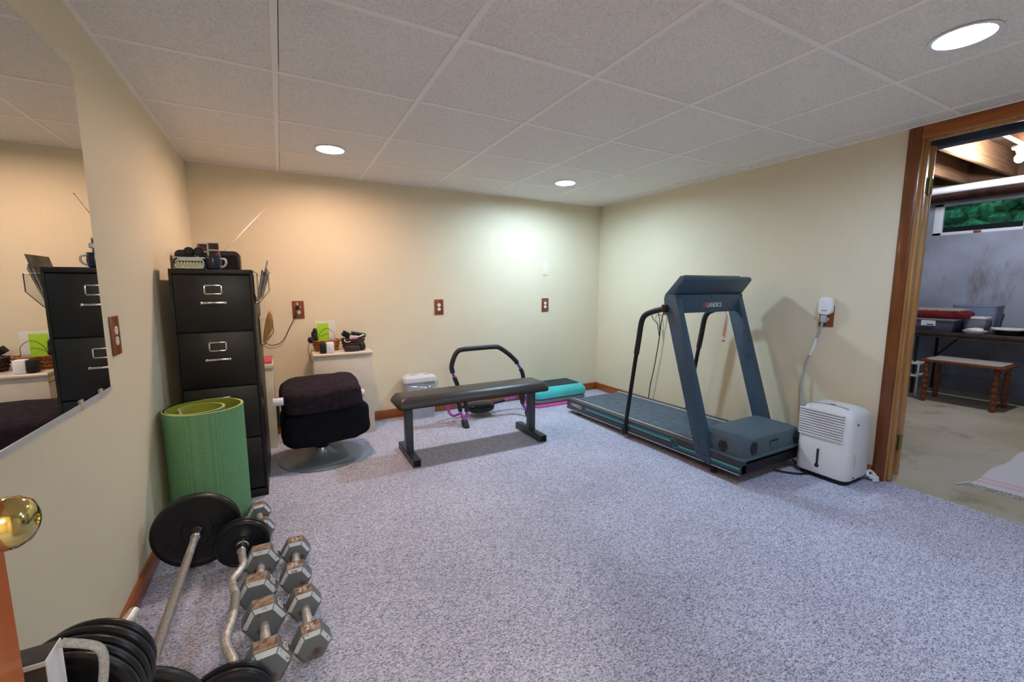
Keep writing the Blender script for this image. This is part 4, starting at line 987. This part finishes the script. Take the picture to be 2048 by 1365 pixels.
MB().box((6.962, -1.99, .78), (6.9775, -1.87, .84)).box((6.9612, -1.98, .785), (6.962, -1.92, .80), m=1).build('sticker', [M_white, M_teal], tb)
tub('storage_tub', 7.13, 7.33, -2.34, -2.15, zt2, .89, M_clear, M_white, 'clear tub with white lid beside the red cloth')
tub('storage_tub', 7.34, 7.60, -2.36, -2.0, zt2, 1.01, M_bluebin, M_bluebin, 'grey blue lidded tote at the back of the table')
b = MB(); b.soft((7.12, -1.96, .904), (.36, .52, .08), p=6, amp=.012, fr=7, seed=5, nu=44, nv=18); o = b.build('red_blanket', M_redcl); tag(o, 'folded dark red blanket on the smoky tub', 'blanket')
b = MB(); b.soft((7.14, -1.95, .957), (.33, .46, .028), p=8, amp=.006, fr=8, seed=8, nu=44, nv=12); o = b.build('folded_rug', mat('tan_rag_rug', (190, 172, 156), rough=.95, vary=.25, scale=60)); tag(o, 'folded tan rug lying on the red blanket', 'rug')
o = MB().lathe([(.001, 0), (.065, 0), (.088, .02), (.093, .036), (.085, .033), (.062, .012), (.001, .01)], (7.025, -2.29, zt2), 28).build('serving_bowl', M_white); tag(o, 'shallow white bowl at the table front edge', 'bowl')
b = MB(); b.soft((7.025, -2.29, zt2+.04), (.13, .13, .045), p=2.4, amp=.02, fr=18, seed=3, nu=24, nv=12); o = b.build('white_napkins', M_paper); tag(o, 'heap of white napkins in the shallow bowl', 'napkins', kind='stuff')
o = MB().prism([(7.2+.10*math.cos(2*PI*k/30), -2.50+.10*math.sin(2*PI*k/30)) for k in range(30)], 'z', zt2, zt2+.05, bevel=.006).build('round_tin', M_black); tag(o, 'round black tin at the right of the table', 'tin')
o = MB().prism([(7.2+.15*math.cos(2*PI*k/30)*(1+.05*math.sin(k*1.7)), -2.495+.13*math.sin(2*PI*k/30)*(1+.04*math.cos(k*2.3))) for k in range(30)], 'z', zt2+.051, zt2+.068, bevel=.004).build('paper_plates', M_paper); tag(o, 'white paper plates stacked on the round black tin', 'plates')
o = MB().box((7.1, -2.98, zt2), (7.45, -2.645, 1.12), bevel=.01).build('black_case', M_black); tag(o, 'dark case standing at the right end of the table', 'case')
t = thing('wire_shelf', 'small white shelf frame under the dark table', 'shelf', (7.0, -1.8, ZU))
b = MB()
for x, y in ((6.85, -1.93), (6.85, -1.68), (7.10, -1.93), (7.10, -1.68)): MB().tube([(x, y, ZU), (x, y, .36)], .008, 8).build('leg', M_white, t)
for z in (.20, .34): MB().box((6.845, -1.935, z), (7.105, -1.675, z+.015)).build('shelf_board', M_white, t)
# rug with pink stripes and fringe
t = thing('cotton_rug', 'white fringed cotton rug with pale pink stripes on concrete', 'rug', (4.95, -3.45, ZU))
RX0, RX1, RY0, RY1 = 4.30, 5.75, -3.85, -3.055
b = MB(); n = 40; g = []
for i in range(n+1):
    x = RX0+(RX1-RX0)*i/n; row = []
    for j in range(21):
        y = RY1+(RY0-RY1)*j/20
        row.append((x+.012*math.sin(y*9), y+.008*math.sin(x*11), ZU+.006+.0015*noise.noise(Vector((x*8, y*8, 0)))))
    g.append(row)
V = [[b.bm.verts.new(p) for p in r] for r in g]; Vb = [[b.bm.verts.new((p[0], p[1], ZU+.0004)) for p in r] for r in g]
for i in range(n):
    for j in range(20):
        f = b.bm.faces.new((V[i][j], V[i][j+1], V[i+1][j+1], V[i+1][j])); f.material_index = 1 if i in (2, 4) else 0
        b.bm.faces.new((Vb[i][j], Vb[i+1][j], Vb[i+1][j+1], Vb[i][j+1]))
for i in range(n):
    for j in (0, 20): b.bm.faces.new((V[i][j], V[i+1][j], Vb[i+1][j], Vb[i][j]))
for j in range(20):
    for i in (0, n): b.bm.faces.new((V[i][j], V[i][j+1], Vb[i][j+1], Vb[i][j]))
b.build('woven_field', [M_rugw, M_rugp], t)
b = MB()
for i in range(46):
    y = RY1+(RY0-RY1)*(i+.5)/46; x = RX0+.012*math.sin(y*9)
    b.tube([(x+.004, y, ZU+.005), (x-.025, y+random.uniform(-.006, .006), ZU+.004), (x-.045-random.random()*.015, y+random.uniform(-.014, .014), ZU+.003)], .0026, 5)
b.tube([(RX0+.02, RY1, ZU+.005), (RX0-.03, RY1+.01, ZU+.005), (RX0-.10, RY1+.035, ZU+.004)], .007, 6)
fo = b.build('fringe', M_rugw, t); fo['kind'] = 'stuff'

for nm, *a in CORDS: cord(bpy.data.objects[nm], *a)
# ------------------------------------------------------------------ camera, world, view
cam = bpy.data.cameras.new('camera'); co = bpy.data.objects.new('camera', cam); COL.objects.link(co)
r0 = Vector((0.8810233, -0.4730728, -0.0003275)); r1 = Vector((-0.0596122, -0.1103316, -0.9921055)); r2 = Vector((0.4693020, 0.8740876, -0.1254057))
Mx = Matrix((r0, -r1, -r2)).transposed().to_4x4(); Mx.translation = Vector((.559, -3.941, 1.2115))
co.matrix_world = Mx
cam.sensor_width = 36; cam.sensor_fit = 'HORIZONTAL'; cam.lens = 853.95/2048*36; cam.clip_start = .02
S.camera = co
w = bpy.data.worlds.new('world'); S.world = w; w.use_nodes = True
bg = w.node_tree.nodes['Background']; bg.inputs[0].default_value = (.45, .6, .75, 1); bg.inputs[1].default_value = 1.3
S.view_settings.view_transform = 'Standard'; S.view_settings.look = 'None'; S.view_settings.gamma = 1
S.view_settings.use_curve_mapping = False; S.view_settings.exposure = 2.2
S.cycles.use_denoising = True
S.cycles.max_bounces = 12; S.cycles.diffuse_bounces = 6; S.cycles.sample_clamp_indirect = 0
for o in S.objects:
    if '_w' in o: del o['_w']
